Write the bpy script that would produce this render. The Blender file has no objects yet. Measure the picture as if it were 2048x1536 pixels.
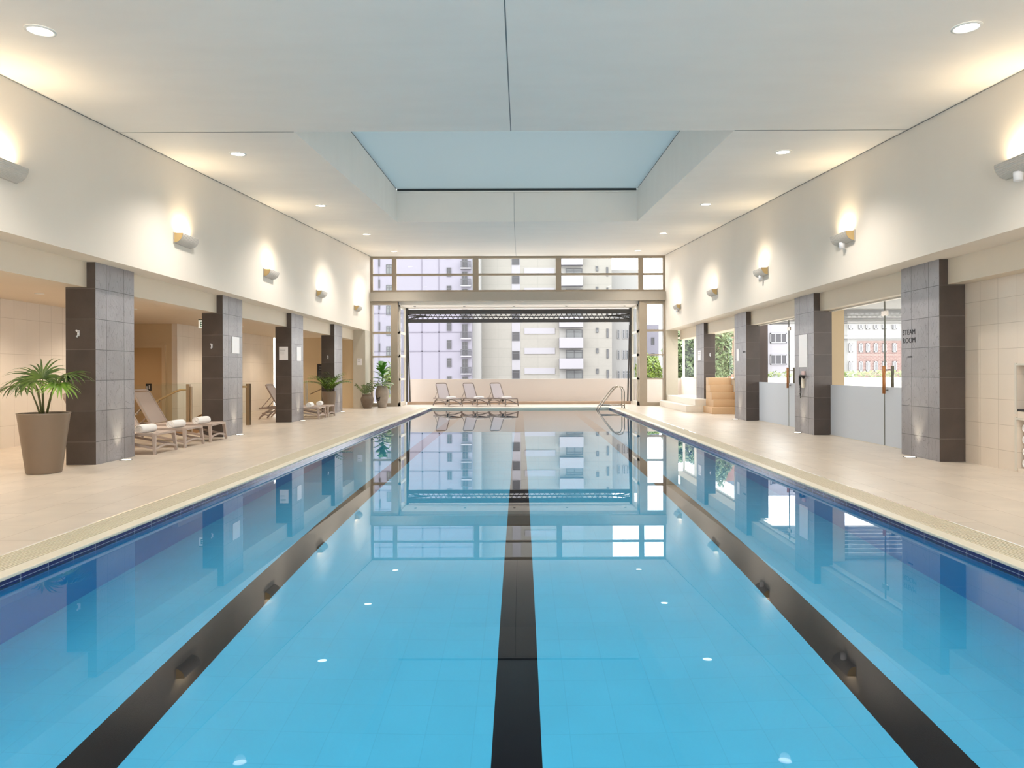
import bpy, bmesh, math, random
from mathutils import Vector, Matrix
random.seed(7)
PI = math.pi
S = bpy.context.scene
C = S.collection
F, CX, HY, EYE = 1350.0, 1041.0, 745.0, 1.55     # focal length (px of 2048), vanishing point, eye height


def PX(px, Y):
    return (px - CX) * Y / F


def PZ(py, Y):
    return EYE - (py - HY) * Y / F


# ------------------------------------------------------------------ mesh helpers
class MB:
    def __init__(s):
        s.bm = bmesh.new()
        s.mi = 0

    def quad(s, a, b, c, d):
        f = s.bm.faces.new([s.bm.verts.new(p) for p in (a, b, c, d)])
        f.material_index = s.mi
        return f

    def poly(s, pts):
        f = s.bm.faces.new([s.bm.verts.new(p) for p in pts])
        f.material_index = s.mi
        return f

    def box(s, x0, x1, y0, y1, z0, z1):
        v = [s.bm.verts.new((x, y, z)) for z in (z0, z1) for y in (y0, y1) for x in (x0, x1)]
        fs = []
        for q in ((0, 2, 3, 1), (4, 5, 7, 6), (0, 1, 5, 4), (2, 6, 7, 3), (0, 4, 6, 2), (1, 3, 7, 5)):
            f = s.bm.faces.new([v[i] for i in q])
            f.material_index = s.mi
            fs.append(f)
        return fs

    def sweep(s, pts, prof, closed=True, up=(0, 0, 1), scale=None, cap=True, smooth=True):
        """sweep a 2-D profile (list of (u, v)) along 3-D points; u sideways, v along up"""
        pts = [Vector(p) for p in pts]
        n = len(pts)
        rings = []
        for i, p in enumerate(pts):
            t = (pts[min(i + 1, n - 1)] - pts[max(i - 1, 0)]).normalized()
            u = Vector(up)
            if abs(t.dot(u)) > 0.97:
                u = Vector((0, 1, 0)) if abs(t.y) < 0.9 else Vector((1, 0, 0))
            a = t.cross(u).normalized()
            b = a.cross(t).normalized()
            k = scale[i] if scale else 1.0
            rings.append([s.bm.verts.new(p + a * (q[0] * k) + b * (q[1] * k)) for q in prof])
        m = len(prof)
        for i in range(n - 1):
            for j in range(m if closed else m - 1):
                f = s.bm.faces.new((rings[i][j], rings[i][(j + 1) % m], rings[i + 1][(j + 1) % m], rings[i + 1][j]))
                f.material_index = s.mi
                f.smooth = smooth
        if cap and closed:
            for r in (rings[0][::-1], rings[-1]):
                f = s.bm.faces.new(r)
                f.material_index = s.mi

    def tube(s, pts, r, n=8, scale=None):
        s.sweep(pts, [(r * math.cos(2 * PI * k / n), r * math.sin(2 * PI * k / n)) for k in range(n)], scale=scale)

    def lathe(s, prof, n=28, cx=0, cy=0, cz=0, cap_top=False, cap_bot=True):
        rings = []
        for r, z in prof:
            rings.append([s.bm.verts.new((cx + r * math.cos(2 * PI * k / n), cy + r * math.sin(2 * PI * k / n), cz + z)) for k in range(n)])
        for i in range(len(rings) - 1):
            for k in range(n):
                f = s.bm.faces.new((rings[i][k], rings[i][(k + 1) % n], rings[i + 1][(k + 1) % n], rings[i + 1][k]))
                f.material_index = s.mi
                f.smooth = True
        if cap_bot:
            s.bm.faces.new(rings[0][::-1]).material_index = s.mi
        if cap_top:
            s.bm.faces.new(rings[-1]).material_index = s.mi

    def disc(s, cx, cy, cz, r, n=24, flip=False):
        v = [s.bm.verts.new((cx + r * math.cos(2 * PI * k / n), cy + r * math.sin(2 * PI * k / n), cz)) for k in range(n)]
        s.bm.faces.new(v[::-1] if flip else v).material_index = s.mi

    def done(s, name, mats, parent=None, bevel=0, loc=None, flip=True):
        if flip:
            bmesh.ops.recalc_face_normals(s.bm, faces=s.bm.faces)
        me = bpy.data.meshes.new(name)
        s.bm.to_mesh(me)
        s.bm.free()
        for m in (mats if isinstance(mats, (list, tuple)) else [mats]):
            me.materials.append(m)
        o = bpy.data.objects.new(name, me)
        C.objects.link(o)
        if parent:
            o.parent = parent
        if loc:
            o.location = loc
        if bevel:
            b = o.modifiers.new('bevel', 'BEVEL')
            b.width = bevel
            b.segments = 2
            b.limit_method = 'ANGLE'
        return o


def tag(o, label=None, cat=None, group=None, kind=None):
    if label:
        o['label'] = label
    if cat:
        o['category'] = cat
    if group:
        o['group'] = group
    if kind:
        o['kind'] = kind
    return o


def empty(name, loc=(0, 0, 0), rz=0, **k):
    o = bpy.data.objects.new(name, None)
    C.objects.link(o)
    o.empty_display_size = 0.1
    o.location = loc
    o.rotation_euler = (0, 0, rz)
    return tag(o, **k)


def kids(o):
    return [c for c in bpy.data.objects if c.parent == o]


def dup(o, parent=None):
    c = o.copy()
    C.objects.link(c)
    c.parent = parent
    for ch in kids(o):
        dup(ch, c)
    return c


def structure(o, label=None):
    o['kind'] = 'structure'
    if label:
        o['label'] = label
    return o


# ------------------------------------------------------------------ materials
def new_mat(name):
    m = bpy.data.materials.new(name)
    m.use_nodes = True
    nt = m.node_tree
    b = nt.nodes['Principled BSDF']
    return m, nt, b


def lin(c):
    """sRGB 0-255 triple -> linear"""
    out = []
    for v in c:
        v /= 255.0
        out.append(v / 12.92 if v <= 0.04045 else ((v + 0.055) / 1.055) ** 2.4)
    return tuple(out) + (1,)


def plain(name, col, rough=0.5, metal=0.0, var=0.06, scale=8.0, bump=0.0, bscale=60.0, spec=0.5, stretch=(1, 1, 1)):
    m, nt, b = new_mat(name)
    N, L = nt.nodes, nt.links
    tc = N.new('ShaderNodeTexCoord')
    mp = N.new('ShaderNodeMapping')
    mp.inputs['Scale'].default_value = stretch
    L.new(tc.outputs['Object'], mp.inputs[0])
    nz = N.new('ShaderNodeTexNoise')
    nz.inputs['Scale'].default_value = scale
    nz.inputs['Detail'].default_value = 4
    L.new(mp.outputs[0], nz.inputs['Vector'])
    mx = N.new('ShaderNodeMix')
    mx.data_type = 'RGBA'
    c = lin(col)
    mx.inputs['A'].default_value = tuple(v * (1 - var) for v in c[:3]) + (1,)
    mx.inputs['B'].default_value = tuple(min(1, v * (1 + var)) for v in c[:3]) + (1,)
    L.new(nz.outputs['Fac'], mx.inputs['Factor'])
    L.new(mx.outputs['Result'], b.inputs['Base Color'])
    b.inputs['Roughness'].default_value = rough
    b.inputs['Metallic'].default_value = metal
    b.inputs['Specular IOR Level'].default_value = spec
    if bump:
        n2 = N.new('ShaderNodeTexNoise')
        n2.inputs['Scale'].default_value = bscale
        L.new(mp.outputs[0], n2.inputs['Vector'])
        bp = N.new('ShaderNodeBump')
        bp.inputs['Strength'].default_value = bump
        bp.inputs['Distance'].default_value = 0.01
        L.new(n2.outputs['Fac'], bp.inputs['Height'])
        L.new(bp.outputs[0], b.inputs['Normal'])
    return m


def tiles(name, col, grout, w, h, axes=('Y', 'Z'), off=(0, 0), rough=0.4, mortar=0.004, var=0.05, stagger=0.0,
          bump=0.3, cloud=0.08, slate=0.0, spec=0.5):
    m, nt, b = new_mat(name)
    N, L = nt.nodes, nt.links
    tc = N.new('ShaderNodeTexCoord')
    sp = N.new('ShaderNodeSeparateXYZ')
    L.new(tc.outputs['Object'], sp.inputs[0])
    cb = N.new('ShaderNodeCombineXYZ')
    for i, a in enumerate(axes):
        ad = N.new('ShaderNodeMath')
        ad.operation = 'ADD'
        ad.inputs[1].default_value = off[i]
        L.new(sp.outputs[a], ad.inputs[0])
        L.new(ad.outputs[0], cb.inputs[i])
    br = N.new('ShaderNodeTexBrick')
    br.offset = stagger
    br.squash = 1.0
    br.inputs['Scale'].default_value = 1.0
    br.inputs['Brick Width'].default_value = w
    br.inputs['Row Height'].default_value = h
    br.inputs['Mortar Size'].default_value = mortar
    br.inputs['Mortar Smooth'].default_value = 0.1
    br.inputs['Bias'].default_value = 0
    c = lin(col)
    br.inputs['Color1'].default_value = tuple(v * (1 - var) for v in c[:3]) + (1,)
    br.inputs['Color2'].default_value = tuple(min(1, v * (1 + var)) for v in c[:3]) + (1,)
    br.inputs['Mortar'].default_value = lin(grout)
    L.new(cb.outputs[0], br.inputs['Vector'])
    nz = N.new('ShaderNodeTexNoise')
    nz.inputs['Scale'].default_value = 2.2
    nz.inputs['Detail'].default_value = 6
    L.new(tc.outputs['Object'], nz.inputs['Vector'])
    mr = N.new('ShaderNodeMapRange')
    mr.inputs['From Min'].default_value = 0.3
    mr.inputs['From Max'].default_value = 0.7
    mr.inputs['To Min'].default_value = 1 - cloud
    mr.inputs['To Max'].default_value = 1 + cloud
    L.new(nz.outputs['Fac'], mr.inputs['Value'])
    mul = N.new('ShaderNodeVectorMath')
    mul.operation = 'SCALE'
    L.new(br.outputs['Color'], mul.inputs[0])
    L.new(mr.outputs[0], mul.inputs['Scale'])
    L.new(mul.outputs[0], b.inputs['Base Color'])
    b.inputs['Roughness'].default_value = rough
    b.inputs['Specular IOR Level'].default_value = spec
    bp = N.new('ShaderNodeBump')
    bp.inputs['Strength'].default_value = bump
    bp.inputs['Distance'].default_value = 0.01
    bp.invert = True
    L.new(br.outputs['Fac'], bp.inputs['Height'])
    if slate:
        n2 = N.new('ShaderNodeTexNoise')
        n2.inputs['Scale'].default_value = 2.6
        n2.inputs['Detail'].default_value = 3
        n2.inputs['Distortion'].default_value = 1.4
        L.new(tc.outputs['Object'], n2.inputs['Vector'])
        st = N.new('ShaderNodeMath')      # terraced ridges like cleft slate
        st.operation = 'SNAP'
        st.inputs[1].default_value = 0.11
        L.new(n2.outputs['Fac'], st.inputs[0])
        n3 = N.new('ShaderNodeTexNoise')
        n3.inputs['Scale'].default_value = 22
        n3.inputs['Detail'].default_value = 5
        L.new(tc.outputs['Object'], n3.inputs['Vector'])
        ad = N.new('ShaderNodeMath')
        ad.operation = 'MULTIPLY_ADD'
        ad.inputs[1].default_value = 0.12
        L.new(n3.outputs['Fac'], ad.inputs[0])
        L.new(st.outputs[0], ad.inputs[2])
        b2 = N.new('ShaderNodeBump')
        b2.inputs['Strength'].default_value = slate
        b2.inputs['Distance'].default_value = 0.03
        L.new(ad.outputs[0], b2.inputs['Height'])
        L.new(bp.outputs[0], b2.inputs['Normal'])
        mp = N.new('ShaderNodeMapping')
        mp.inputs['Scale'].default_value = (1, 1, 0.45)
        L.new(tc.outputs['Object'], mp.inputs[0])
        n4 = N.new('ShaderNodeTexNoise')
        n4.inputs['Scale'].default_value = 3.4
        n4.inputs['Detail'].default_value = 4
        n4.inputs['Distortion'].default_value = 0.6
        L.new(mp.outputs[0], n4.inputs['Vector'])
        pp_ = N.new('ShaderNodeMath')
        pp_.operation = 'PINGPONG'
        pp_.inputs[1].default_value = 0.07
        L.new(n4.outputs['Fac'], pp_.inputs[0])
        m4 = N.new('ShaderNodeMapRange')
        m4.inputs['From Min'].default_value = 0.0
        m4.inputs['From Max'].default_value = 0.008
        m4.inputs['To Min'].default_value = 1 - 0.5 * slate
        m4.inputs['To Max'].default_value = 1.0
        L.new(pp_.outputs[0], m4.inputs['Value'])
        ml = N.new('ShaderNodeVectorMath')
        ml.operation = 'SCALE'
        L.new(mul.outputs[0], ml.inputs[0])
        L.new(m4.outputs[0], ml.inputs['Scale'])
        L.new(ml.outputs[0], b.inputs['Base Color'])
        L.new(b2.outputs[0], b.inputs['Normal'])
    else:
        L.new(bp.outputs[0], b.inputs['Normal'])
    return m


def emis(name, col, strength):
    m, nt, b = new_mat(name)
    b.inputs['Base Color'].default_value = (0.9, 0.9, 0.9, 1)
    b.inputs['Emission Color'].default_value = col + (1,)
    b.inputs['Emission Strength'].default_value = strength
    return m


def pane_mat(name, tint=(0.97, 0.99, 0.985), ior=1.35):
    m, nt, b = new_mat(name)
    N, L = nt.nodes, nt.links
    N.remove(b)
    lw = N.new('ShaderNodeLayerWeight')
    lw.inputs['Blend'].default_value = 0.5
    pw = N.new('ShaderNodeMath')
    pw.operation = 'POWER'
    pw.inputs[1].default_value = 5
    L.new(lw.outputs['Facing'], pw.inputs[0])
    fr = N.new('ShaderNodeMapRange')
    r0 = ((ior - 1) / (ior + 1)) ** 2
    fr.inputs['To Min'].default_value = r0
    fr.inputs['To Max'].default_value = 0.75
    L.new(pw.outputs[0], fr.inputs['Value'])
    tr = N.new('ShaderNodeBsdfTransparent')
    tr.inputs[0].default_value = tint + (1,)
    gl = N.new('ShaderNodeBsdfGlossy')
    gl.inputs['Roughness'].default_value = 0.02
    mx = N.new('ShaderNodeMixShader')
    L.new(fr.outputs[0], mx.inputs[0])
    L.new(tr.outputs[0], mx.inputs[1])
    L.new(gl.outputs[0], mx.inputs[2])
    L.new(mx.outputs[0], N['Material Output'].inputs['Surface'])
    return m


def frost_mat():
    m, nt, b = new_mat('frosted_film')
    N, L = nt.nodes, nt.links
    N.remove(b)
    d = N.new('ShaderNodeBsdfDiffuse')
    d.inputs[0].default_value = lin((208, 212, 216))
    t = N.new('ShaderNodeBsdfTranslucent')
    t.inputs[0].default_value = lin((216, 220, 226))
    mx = N.new('ShaderNodeMixShader')
    mx.inputs[0].default_value = 0.45
    L.new(d.outputs[0], mx.inputs[1])
    L.new(t.outputs[0], mx.inputs[2])
    g = N.new('ShaderNodeBsdfGlossy')
    g.inputs['Roughness'].default_value = 0.25
    m2 = N.new('ShaderNodeMixShader')
    m2.inputs[0].default_value = 0.06
    L.new(mx.outputs[0], m2.inputs[1])
    L.new(g.outputs[0], m2.inputs[2])
    L.new(m2.outputs[0], N['Material Output'].inputs['Surface'])
    return m


def water_mat():
    m, nt, b = new_mat('pool_water')
    N, L = nt.nodes, nt.links
    N.remove(b)
    r = N.new('ShaderNodeBsdfRefraction')
    r.inputs['IOR'].default_value = 1.33
    r.inputs['Roughness'].default_value = 0.0
    r.inputs['Color'].default_value = (0.97, 0.99, 1, 1)
    g = N.new('ShaderNodeBsdfGlossy')
    g.inputs['Roughness'].default_value = 0.0
    fr = N.new('ShaderNodeFresnel')
    fr.inputs['IOR'].default_value = 1.33
    mr = N.new('ShaderNodeMapRange')
    mr.inputs['From Min'].default_value = 0.045
    mr.inputs['From Max'].default_value = 0.70
    L.new(fr.outputs[0], mr.inputs['Value'])
    mx = N.new('ShaderNodeMixShader')
    L.new(mr.outputs[0], mx.inputs[0])
    L.new(r.outputs[0], mx.inputs[1])
    L.new(g.outputs[0], mx.inputs[2])
    L.new(mx.outputs[0], N['Material Output'].inputs['Surface'])
    return m


def leaf_mat(name, col, col2):
    m, nt, b = new_mat(name)
    N, L = nt.nodes, nt.links
    tc = N.new('ShaderNodeTexCoord')
    nz = N.new('ShaderNodeTexNoise')
    nz.inputs['Scale'].default_value = 5
    L.new(tc.outputs['Object'], nz.inputs['Vector'])
    mx = N.new('ShaderNodeMix')
    mx.data_type = 'RGBA'
    mx.inputs['A'].default_value = lin(col)
    mx.inputs['B'].default_value = lin(col2)
    mr = N.new('ShaderNodeMapRange')
    mr.inputs['From Min'].default_value = 0.35
    mr.inputs['From Max'].default_value = 0.65
    L.new(nz.outputs['Fac'], mr.inputs['Value'])
    L.new(mr.outputs[0], mx.inputs['Factor'])
    L.new(mx.outputs['Result'], b.inputs['Base Color'])
    b.inputs['Roughness'].default_value = 0.4
    return m


M = {}


def translucent_mat(name, refl, trans):
    m, nt, b = new_mat(name)
    N, L = nt.nodes, nt.links
    N.remove(b)
    d = N.new('ShaderNodeBsdfDiffuse')
    d.inputs[0].default_value = refl + (1,)
    t = N.new('ShaderNodeBsdfTranslucent')
    t.inputs[0].default_value = trans + (1,)
    a = N.new('ShaderNodeAddShader')
    L.new(d.outputs[0], a.inputs[0])
    L.new(t.outputs[0], a.inputs[1])
    L.new(a.outputs[0], N['Material Output'].inputs['Surface'])
    return m


M['ceiling'] = plain('ceiling_paint', (240, 233, 225), 0.6, var=0.045, scale=0.8, stretch=(1, 3.0, 1))
M['upper_wall'] = plain('wall_render', (229, 219, 206), 0.62, var=0.03, scale=1.2, stretch=(1, 1, 0.5), bump=0.06, bscale=9)
M['beam'] = plain('beam_paint', (222, 208, 188), 0.6, var=0.03, scale=1.5)
M['recess'] = translucent_mat('roof_panel_sheet', (0.42, 0.47, 0.48), (0.034, 0.043, 0.045))
M['joint_and_shade'] = plain('joint_and_gap_shade', (120, 122, 122), 0.7)
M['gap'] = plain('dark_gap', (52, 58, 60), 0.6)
M['deck'] = tiles('deck_tile', (219, 206, 191), (186, 169, 151), 1.2, 0.6, ('Y', 'X'), (0.3, 0.1), rough=0.33, mortar=0.004,
                  var=0.03, stagger=0.5, bump=0.15, cloud=0.06)
M['coping'] = plain('coping_stone', (233, 224, 205), 0.4, var=0.03)
M['grate'] = plain('grate_bar', (228, 217, 194), 0.45, var=0.04)
M['channel'] = plain('drain_channel', (84, 70, 52), 0.7)
M['pool_tile'] = tiles('pool_tile', (62, 182, 222), (56, 173, 214), 0.3, 0.3, ('X', 'Y'), rough=0.4, mortar=0.003, var=0.015, bump=0.05, cloud=0.03)
M['pool_wall'] = plain('pool_wall_tile', (18, 142, 204), 0.4, var=0.03)
M['lane'] = plain('black_lane_tile', (10, 9, 16), 0.5, var=0.1, spec=0.1)
M['navy'] = tiles('navy_waterline_tile', (18, 18, 92), (150, 160, 190), 0.315, 0.0655, ('Y', 'Z'), (0.0, 0.0), rough=0.12, mortar=0.0025, var=0.15, bump=0.1, cloud=0.1)
M['slate_pool_sheen'] = tiles('slate_cladding_sheen', (142, 138, 141), (84, 82, 84), 0.52, 0.525, ('Y', 'Z'), (0.214, 0.135), rough=0.36, mortar=0.006,
                        var=0.10, bump=0.6, cloud=0.12, slate=0.8, spec=0.6)  # pool faces made lighter, window sheen put into the slate colour
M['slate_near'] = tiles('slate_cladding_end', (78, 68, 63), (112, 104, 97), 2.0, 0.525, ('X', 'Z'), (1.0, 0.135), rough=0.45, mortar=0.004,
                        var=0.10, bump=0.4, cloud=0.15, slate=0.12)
M['wall_tile'] = tiles('wall_tile', (226, 212, 196), (196, 180, 162), 0.415, 0.40, ('Y', 'Z'), (0.05, 0.1), rough=0.35, mortar=0.004, var=0.015, bump=0.15, cloud=0.02)
M['wall_tile_left'] = tiles('wall_tile_left', (232, 222, 210), (204, 192, 178), 0.38, 0.76, ('Y', 'Z'), (0.0, 0.3), rough=0.35, mortar=0.004, var=0.012, bump=0.15, cloud=0.02)
M['tan'] = plain('tan_wall_paint', (206, 182, 146), 0.6, var=0.03, scale=1.0)
M['tan_door'] = plain('tan_door_paint', (190, 158, 116), 0.5, var=0.03, scale=1.0)
M['pier'] = plain('grey_pier_paint', (196, 188, 172), 0.6, var=0.03)
M['alu'] = plain('bronze_frame', (160, 147, 130), 0.38, var=0.04, metal=0.0)
M['alu_light'] = plain('pale_frame', (214, 207, 194), 0.4, var=0.03)
M['header'] = plain('header_panel', (172, 164, 152), 0.5, var=0.03)
M['pane'] = pane_mat('clear_glass')
M['rail_glass'] = pane_mat('balustrade_glass', (0.93, 0.965, 0.945), 1.4)
M['frost'] = frost_mat()
M['water'] = water_mat()
M['dark_steel'] = plain('charcoal_steel', (66, 64, 64), 0.45, var=0.06)
M['mesh_panel'] = plain('charcoal_screen', (84, 82, 82), 0.6, var=0.08)
M['kerb'] = plain('brown_sill', (176, 152, 132), 0.5, var=0.05)
M['parapet'] = plain('parapet_render', (222, 213, 208), 0.7, var=0.03, scale=1.0)
M['chrome'] = plain('polished_steel', (165, 156, 146), 0.25, metal=1.0, var=0.02)
M['brushed'] = plain('brushed_bronze', (196, 170, 128), 0.32, metal=1.0, var=0.04)
M['post'] = plain('post_steel', (150, 132, 108), 0.3, metal=0.9, var=0.04)
M['black'] = plain('black_plastic', (28, 26, 26), 0.45)
M['white'] = plain('white_panel', (236, 234, 236), 0.4, var=0.01)
M['sconce'] = plain('sconce_ceramic', (196, 189, 180), 0.5, var=0.05, scale=20)
M['sconce_cap'] = plain('sconce_end_cap', (206, 176, 122), 0.5, var=0.05)
M['pot'] = plain('taupe_planter', (126, 109, 92), 0.42, var=0.03, scale=3)
M['soil'] = plain('soil', (70, 52, 38), 0.9, var=0.3, scale=30, bump=0.6, bscale=40)
M['urn'] = plain('weathered_urn', (158, 147, 136), 0.8, var=0.28, scale=5, bump=0.4, bscale=14)
M['urn_dark'] = plain('dark_clay_urn', (112, 98, 84), 0.75, var=0.2, scale=7, bump=0.3, bscale=18)
M['patch'] = plain('flaked_patch', (70, 62, 58), 0.85, var=0.2, scale=30)
M['palm'] = leaf_mat('palm_leaf', (52, 80, 34), (96, 122, 50))
M['palm_bright'] = leaf_mat('palm_leaf_bright', (96, 136, 44), (138, 172, 66))
M['stem'] = plain('palm_stem', (96, 96, 52), 0.6, var=0.15)
M['fig'] = leaf_mat('fig_leaf', (58, 118, 34), (104, 160, 58))
M['fig_pale'] = leaf_mat('fig_leaf_pale', (120, 146, 110), (164, 182, 148))
M['zz'] = leaf_mat('zz_leaf', (74, 92, 50), (110, 126, 74))
M['towel'] = plain('white_terry', (244, 242, 240), 0.95, var=0.03, scale=60, bump=0.5, bscale=160)
M['lounger'] = plain('taupe_resin', (172, 156, 146), 0.42, var=0.03)
M['sling'] = plain('taupe_sling', (188, 172, 162), 0.7, var=0.04, scale=140, stretch=(1, 3, 1))
M['sling_sky_lit'] = plain('sky_lit_sling', (196, 187, 191), 0.7, var=0.04, scale=140, stretch=(1, 3, 1))  # sling copy for the far loungers, sky light put into the colour
M['resin_far'] = plain('taupe_resin_far', (128, 114, 106), 0.42, var=0.03)  # darker resin copy used on the far loungers
M['lamp'] = emis('downlight_glow', (1.0, 0.96, 0.88), 9.0)
M['lamp_floor'] = emis('floor_light_glow', (1.0, 0.95, 0.82), 3.5)
M['sconce_glow'] = emis('sconce_glow', (1.0, 0.88, 0.66), 6.0)
M['ring'] = plain('white_trim_ring', (232, 230, 224), 0.4)
M['wood'] = plain('timber_handle', (176, 112, 56), 0.45, var=0.2, scale=4, stretch=(8, 8, 1))
M['olive'] = plain('dark_olive_metal', (92, 92, 78), 0.4)
M['step_white'] = plain('white_step_stone', (238, 232, 222), 0.5, var=0.02)
M['step_tan'] = plain('tan_step_stone', (208, 174, 136), 0.5, var=0.05, scale=2)
M['timber_dark'] = plain('dark_timber_cladding', (58, 42, 34), 0.5, var=0.3, scale=2, stretch=(6, 6, 0.6))
M['grey'] = plain('grey_canopy', (150, 150, 150), 0.5)
M['b_lilac'] = plain('lilac_render', (126, 123, 134), 0.8, var=0.02, scale=0.2)
M['b_cream'] = tiles('cream_panels', (134, 131, 125), (124, 121, 116), 3.4, 1.55, ('X', 'Z'), (0.4, 0.2), rough=0.8, mortar=0.03, var=0.02, bump=0.0, cloud=0.02)
M['b_white'] = plain('white_render', (139, 138, 136), 0.8, var=0.02, scale=0.2)
M['b_band'] = plain('white_band', (141, 139, 144), 0.8, var=0.02, scale=0.2)
M['b_brick'] = tiles('red_brick', (102, 70, 64), (146, 124, 116), 0.45, 0.16, ('X', 'Z'), rough=0.8, mortar=0.02, var=0.12, stagger=0.5, bump=0.0, cloud=0.06)
M['b_pink'] = plain('pink_render', (145, 107, 90), 0.8, var=0.03, scale=0.3)
M['b_glass'] = plain('dark_window_glass', (47, 46, 51), 0.15, var=0.25, scale=0.5)
M['b_glass_pale'] = plain('pale_window_glass', (92, 95, 97), 0.15, var=0.2, scale=0.6)
M['b_frame'] = plain('window_frame_grey', (72, 72, 76), 0.5)
M['b_frame_w'] = plain('window_frame_white', (138, 138, 141), 0.5)
M['b_line'] = plain('render_joint', (107, 104, 116), 0.8)
M['street'] = plain('street_asphalt', (120, 120, 120), 0.9, var=0.1, scale=0.3)
M['tree'] = leaf_mat('tree_leaf', (84, 104, 66), (124, 140, 98))
M['tree_y'] = leaf_mat('tree_leaf_yellow', (78, 100, 36), (124, 138, 58))
M['bark'] = plain('bark', (96, 82, 66), 0.9, var=0.2)
M['exit'] = emis('exit_sign_face', (0.80, 0.88, 0.76), 0.55)
M['exit_txt'] = plain('exit_green', (44, 110, 70), 0.5)
M['ink'] = plain('dark_ink', (44, 40, 44), 0.6)
M['grey_txt'] = plain('grey_ink', (120, 116, 120), 0.6)
M['pink'] = plain('pink_plastic', (220, 188, 184), 0.5)

# ------------------------------------------------------------------ key dimensions
XL, XR = -6.91, 6.68            # upper walls
CL, CR = -7.25, 7.15            # column faces to the pool
COLS = [11.52, 16.45, 21.38, 26.31]
CD = 1.15                       # column length along the pool
FAR = 31.2
BACK = -2.5
ZB, ZU = 3.03, 3.46             # beam bottom, upper wall bottom
PL, PR, PE = -3.97, 3.95, 30.1  # pool edges
WZ = -0.085                     # water level


def cz(y):
    return 4.97 + 0.0628 * y


# ------------------------------------------------------------------ setting: pool, floor, ceiling, walls
PB = -1.39
b = MB()
x0, x1, y0, y1 = PL, PR, -1.5, PE
stripes = [(-2.62, -2.29), (-0.18, 0.12), (2.23, 2.56)]
xs = [x0] + [v for s_ in stripes for v in s_] + [x1]
for i in range(len(xs) - 1):
    b.mi = 1 if i % 2 else 0
    if i % 2:
        b.quad((xs[i], y0, PB), (xs[i + 1], y0, PB), (xs[i + 1], 28.4, PB), (xs[i], 28.4, PB))
        b.mi = 0
        b.quad((xs[i], 28.4, PB), (xs[i + 1], 28.4, PB), (xs[i + 1], y1, PB), (xs[i], y1, PB))
    else:
        b.quad((xs[i], y0, PB), (xs[i + 1], y0, PB), (xs[i + 1], y1, PB), (xs[i], y1, PB))
for (a, c) in (((x0, y0), (x0, y1)), ((x0, y1), (x1, y1)), ((x1, y1), (x1, y0)), ((x1, y0), (x0, y0))):
    b.mi = 2
    b.quad((a[0], a[1], PB), (c[0], c[1], PB), (c[0], c[1], -0.131), (a[0], a[1], -0.131))
    b.mi = 4 if a[1] == c[1] else 3
    b.quad((a[0], a[1], -0.131), (c[0], c[1], -0.131), (c[0], c[1], -0.02), (a[0], a[1], -0.02))
structure(b.done('pool_basin', [M['pool_tile'], M['lane'], M['pool_wall'], M['navy'], M['coping']]), 'blue tiled swimming pool basin with black lane lines and a navy waterline')
b = MB()
b.quad((x0 + 0.001, y0 + 0.001, WZ), (x1 - 0.001, y0 + 0.001, WZ), (x1 - 0.001, y1 - 0.001, WZ), (x0 + 0.001, y1 - 0.001, WZ))
w = b.done('pool_water', M['water'], flip=False)
tag(w, 'still clear blue water filling the long indoor pool', 'water', kind='stuff')

# coping (one ring) and drain grates
b = MB()
b.box(PL - 0.13, PL + 0.015, -1.5, PE + 0.13, -0.03, 0.0)
b.box(PR - 0.015, PR + 0.13, -1.5, PE + 0.13, -0.03, 0.0)
b.box(PL + 0.015, PR - 0.015, PE - 0.015, PE + 0.13, -0.03, 0.0)
structure(b.done('trim_1', M['coping'], bevel=0.008), 'cream stone coping around the pool edge')
for side, xa in (('left', PL - 0.48), ('right', PR + 0.13)):
    b = MB()
    for k in range(10):
        xx = xa + 0.004 + k * 0.035
        b.box(xx, xx + 0.022, -1.5, PE + 0.13, -0.018, 0.0)
    for k in range(40):
        yy = -1.4 + k * 0.8
        b.box(xa + 0.003, xa + 0.348, yy, yy + 0.02, -0.024, -0.012)
    o = b.done('drain_grate', M['grate'])
    tag(o, 'cream slatted overflow grate along the %s edge of the pool' % side, 'drain grate')

# floor deck (with stair well cut out on the left) + drain channels
SX0, SX1, SY0, SY1 = -10.83, -8.45, 17.45, 20.25
b = MB()


def fl(xa, xb, ya, yb, z=0.0):
    b.quad((xa, ya, z), (xb, ya, z), (xb, yb, z), (xa, yb, z))


GL, GR = PL - 0.48, PR + 0.48
fl(SX1, GL, BACK, PE + 0.13)
fl(-10.83, SX1, BACK, SY0)
fl(-10.83, SX1, SY1, PE + 0.13)
fl(-14.2, -10.83, 17.45, 21.35)
fl(GR, 9.2, BACK, 33.6)
fl(-10.83, GR, PE + 0.13, 33.6)
fl(GL, GR, BACK, -1.5)
b.mi = 1
fl(GL, PL - 0.13, -1.5, PE + 0.13, -0.03)
fl(PR + 0.13, GR, -1.5, PE + 0.13, -0.03)
structure(b.done('floor', [M['deck'], M['channel']], flip=False), 'beige stone tiled pool deck')
# stairs going down on the left
b = MB()
n = 9
for k in range(n):
    xa = SX1 - 0.27 * k
    b.box(xa - 0.27, xa, SY0, SY1, -0.17 * (k + 1) - 0.2, -0.17 * (k + 1))
b.box(SX1, SX1 + 0.02, SY0, SY1, -2.4, -0.001)
b.box(SX0 - 0.1, SX1, SY0 - 0.05, SY0, -2.4, -0.001)
b.box(SX0 - 0.1, SX1, SY1, SY1 + 0.05, -2.4, -0.001)
b.box(SX0 - 0.1, SX0, SY0, SY1, -2.4, -0.001)
b.box(SX0 - 0.1, SX1, SY0, SY1, -2.45, -2.4)
structure(b.done('stair_well_floor', M['step_tan']), 'tan steps leading down behind the glass balustrade')

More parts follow.
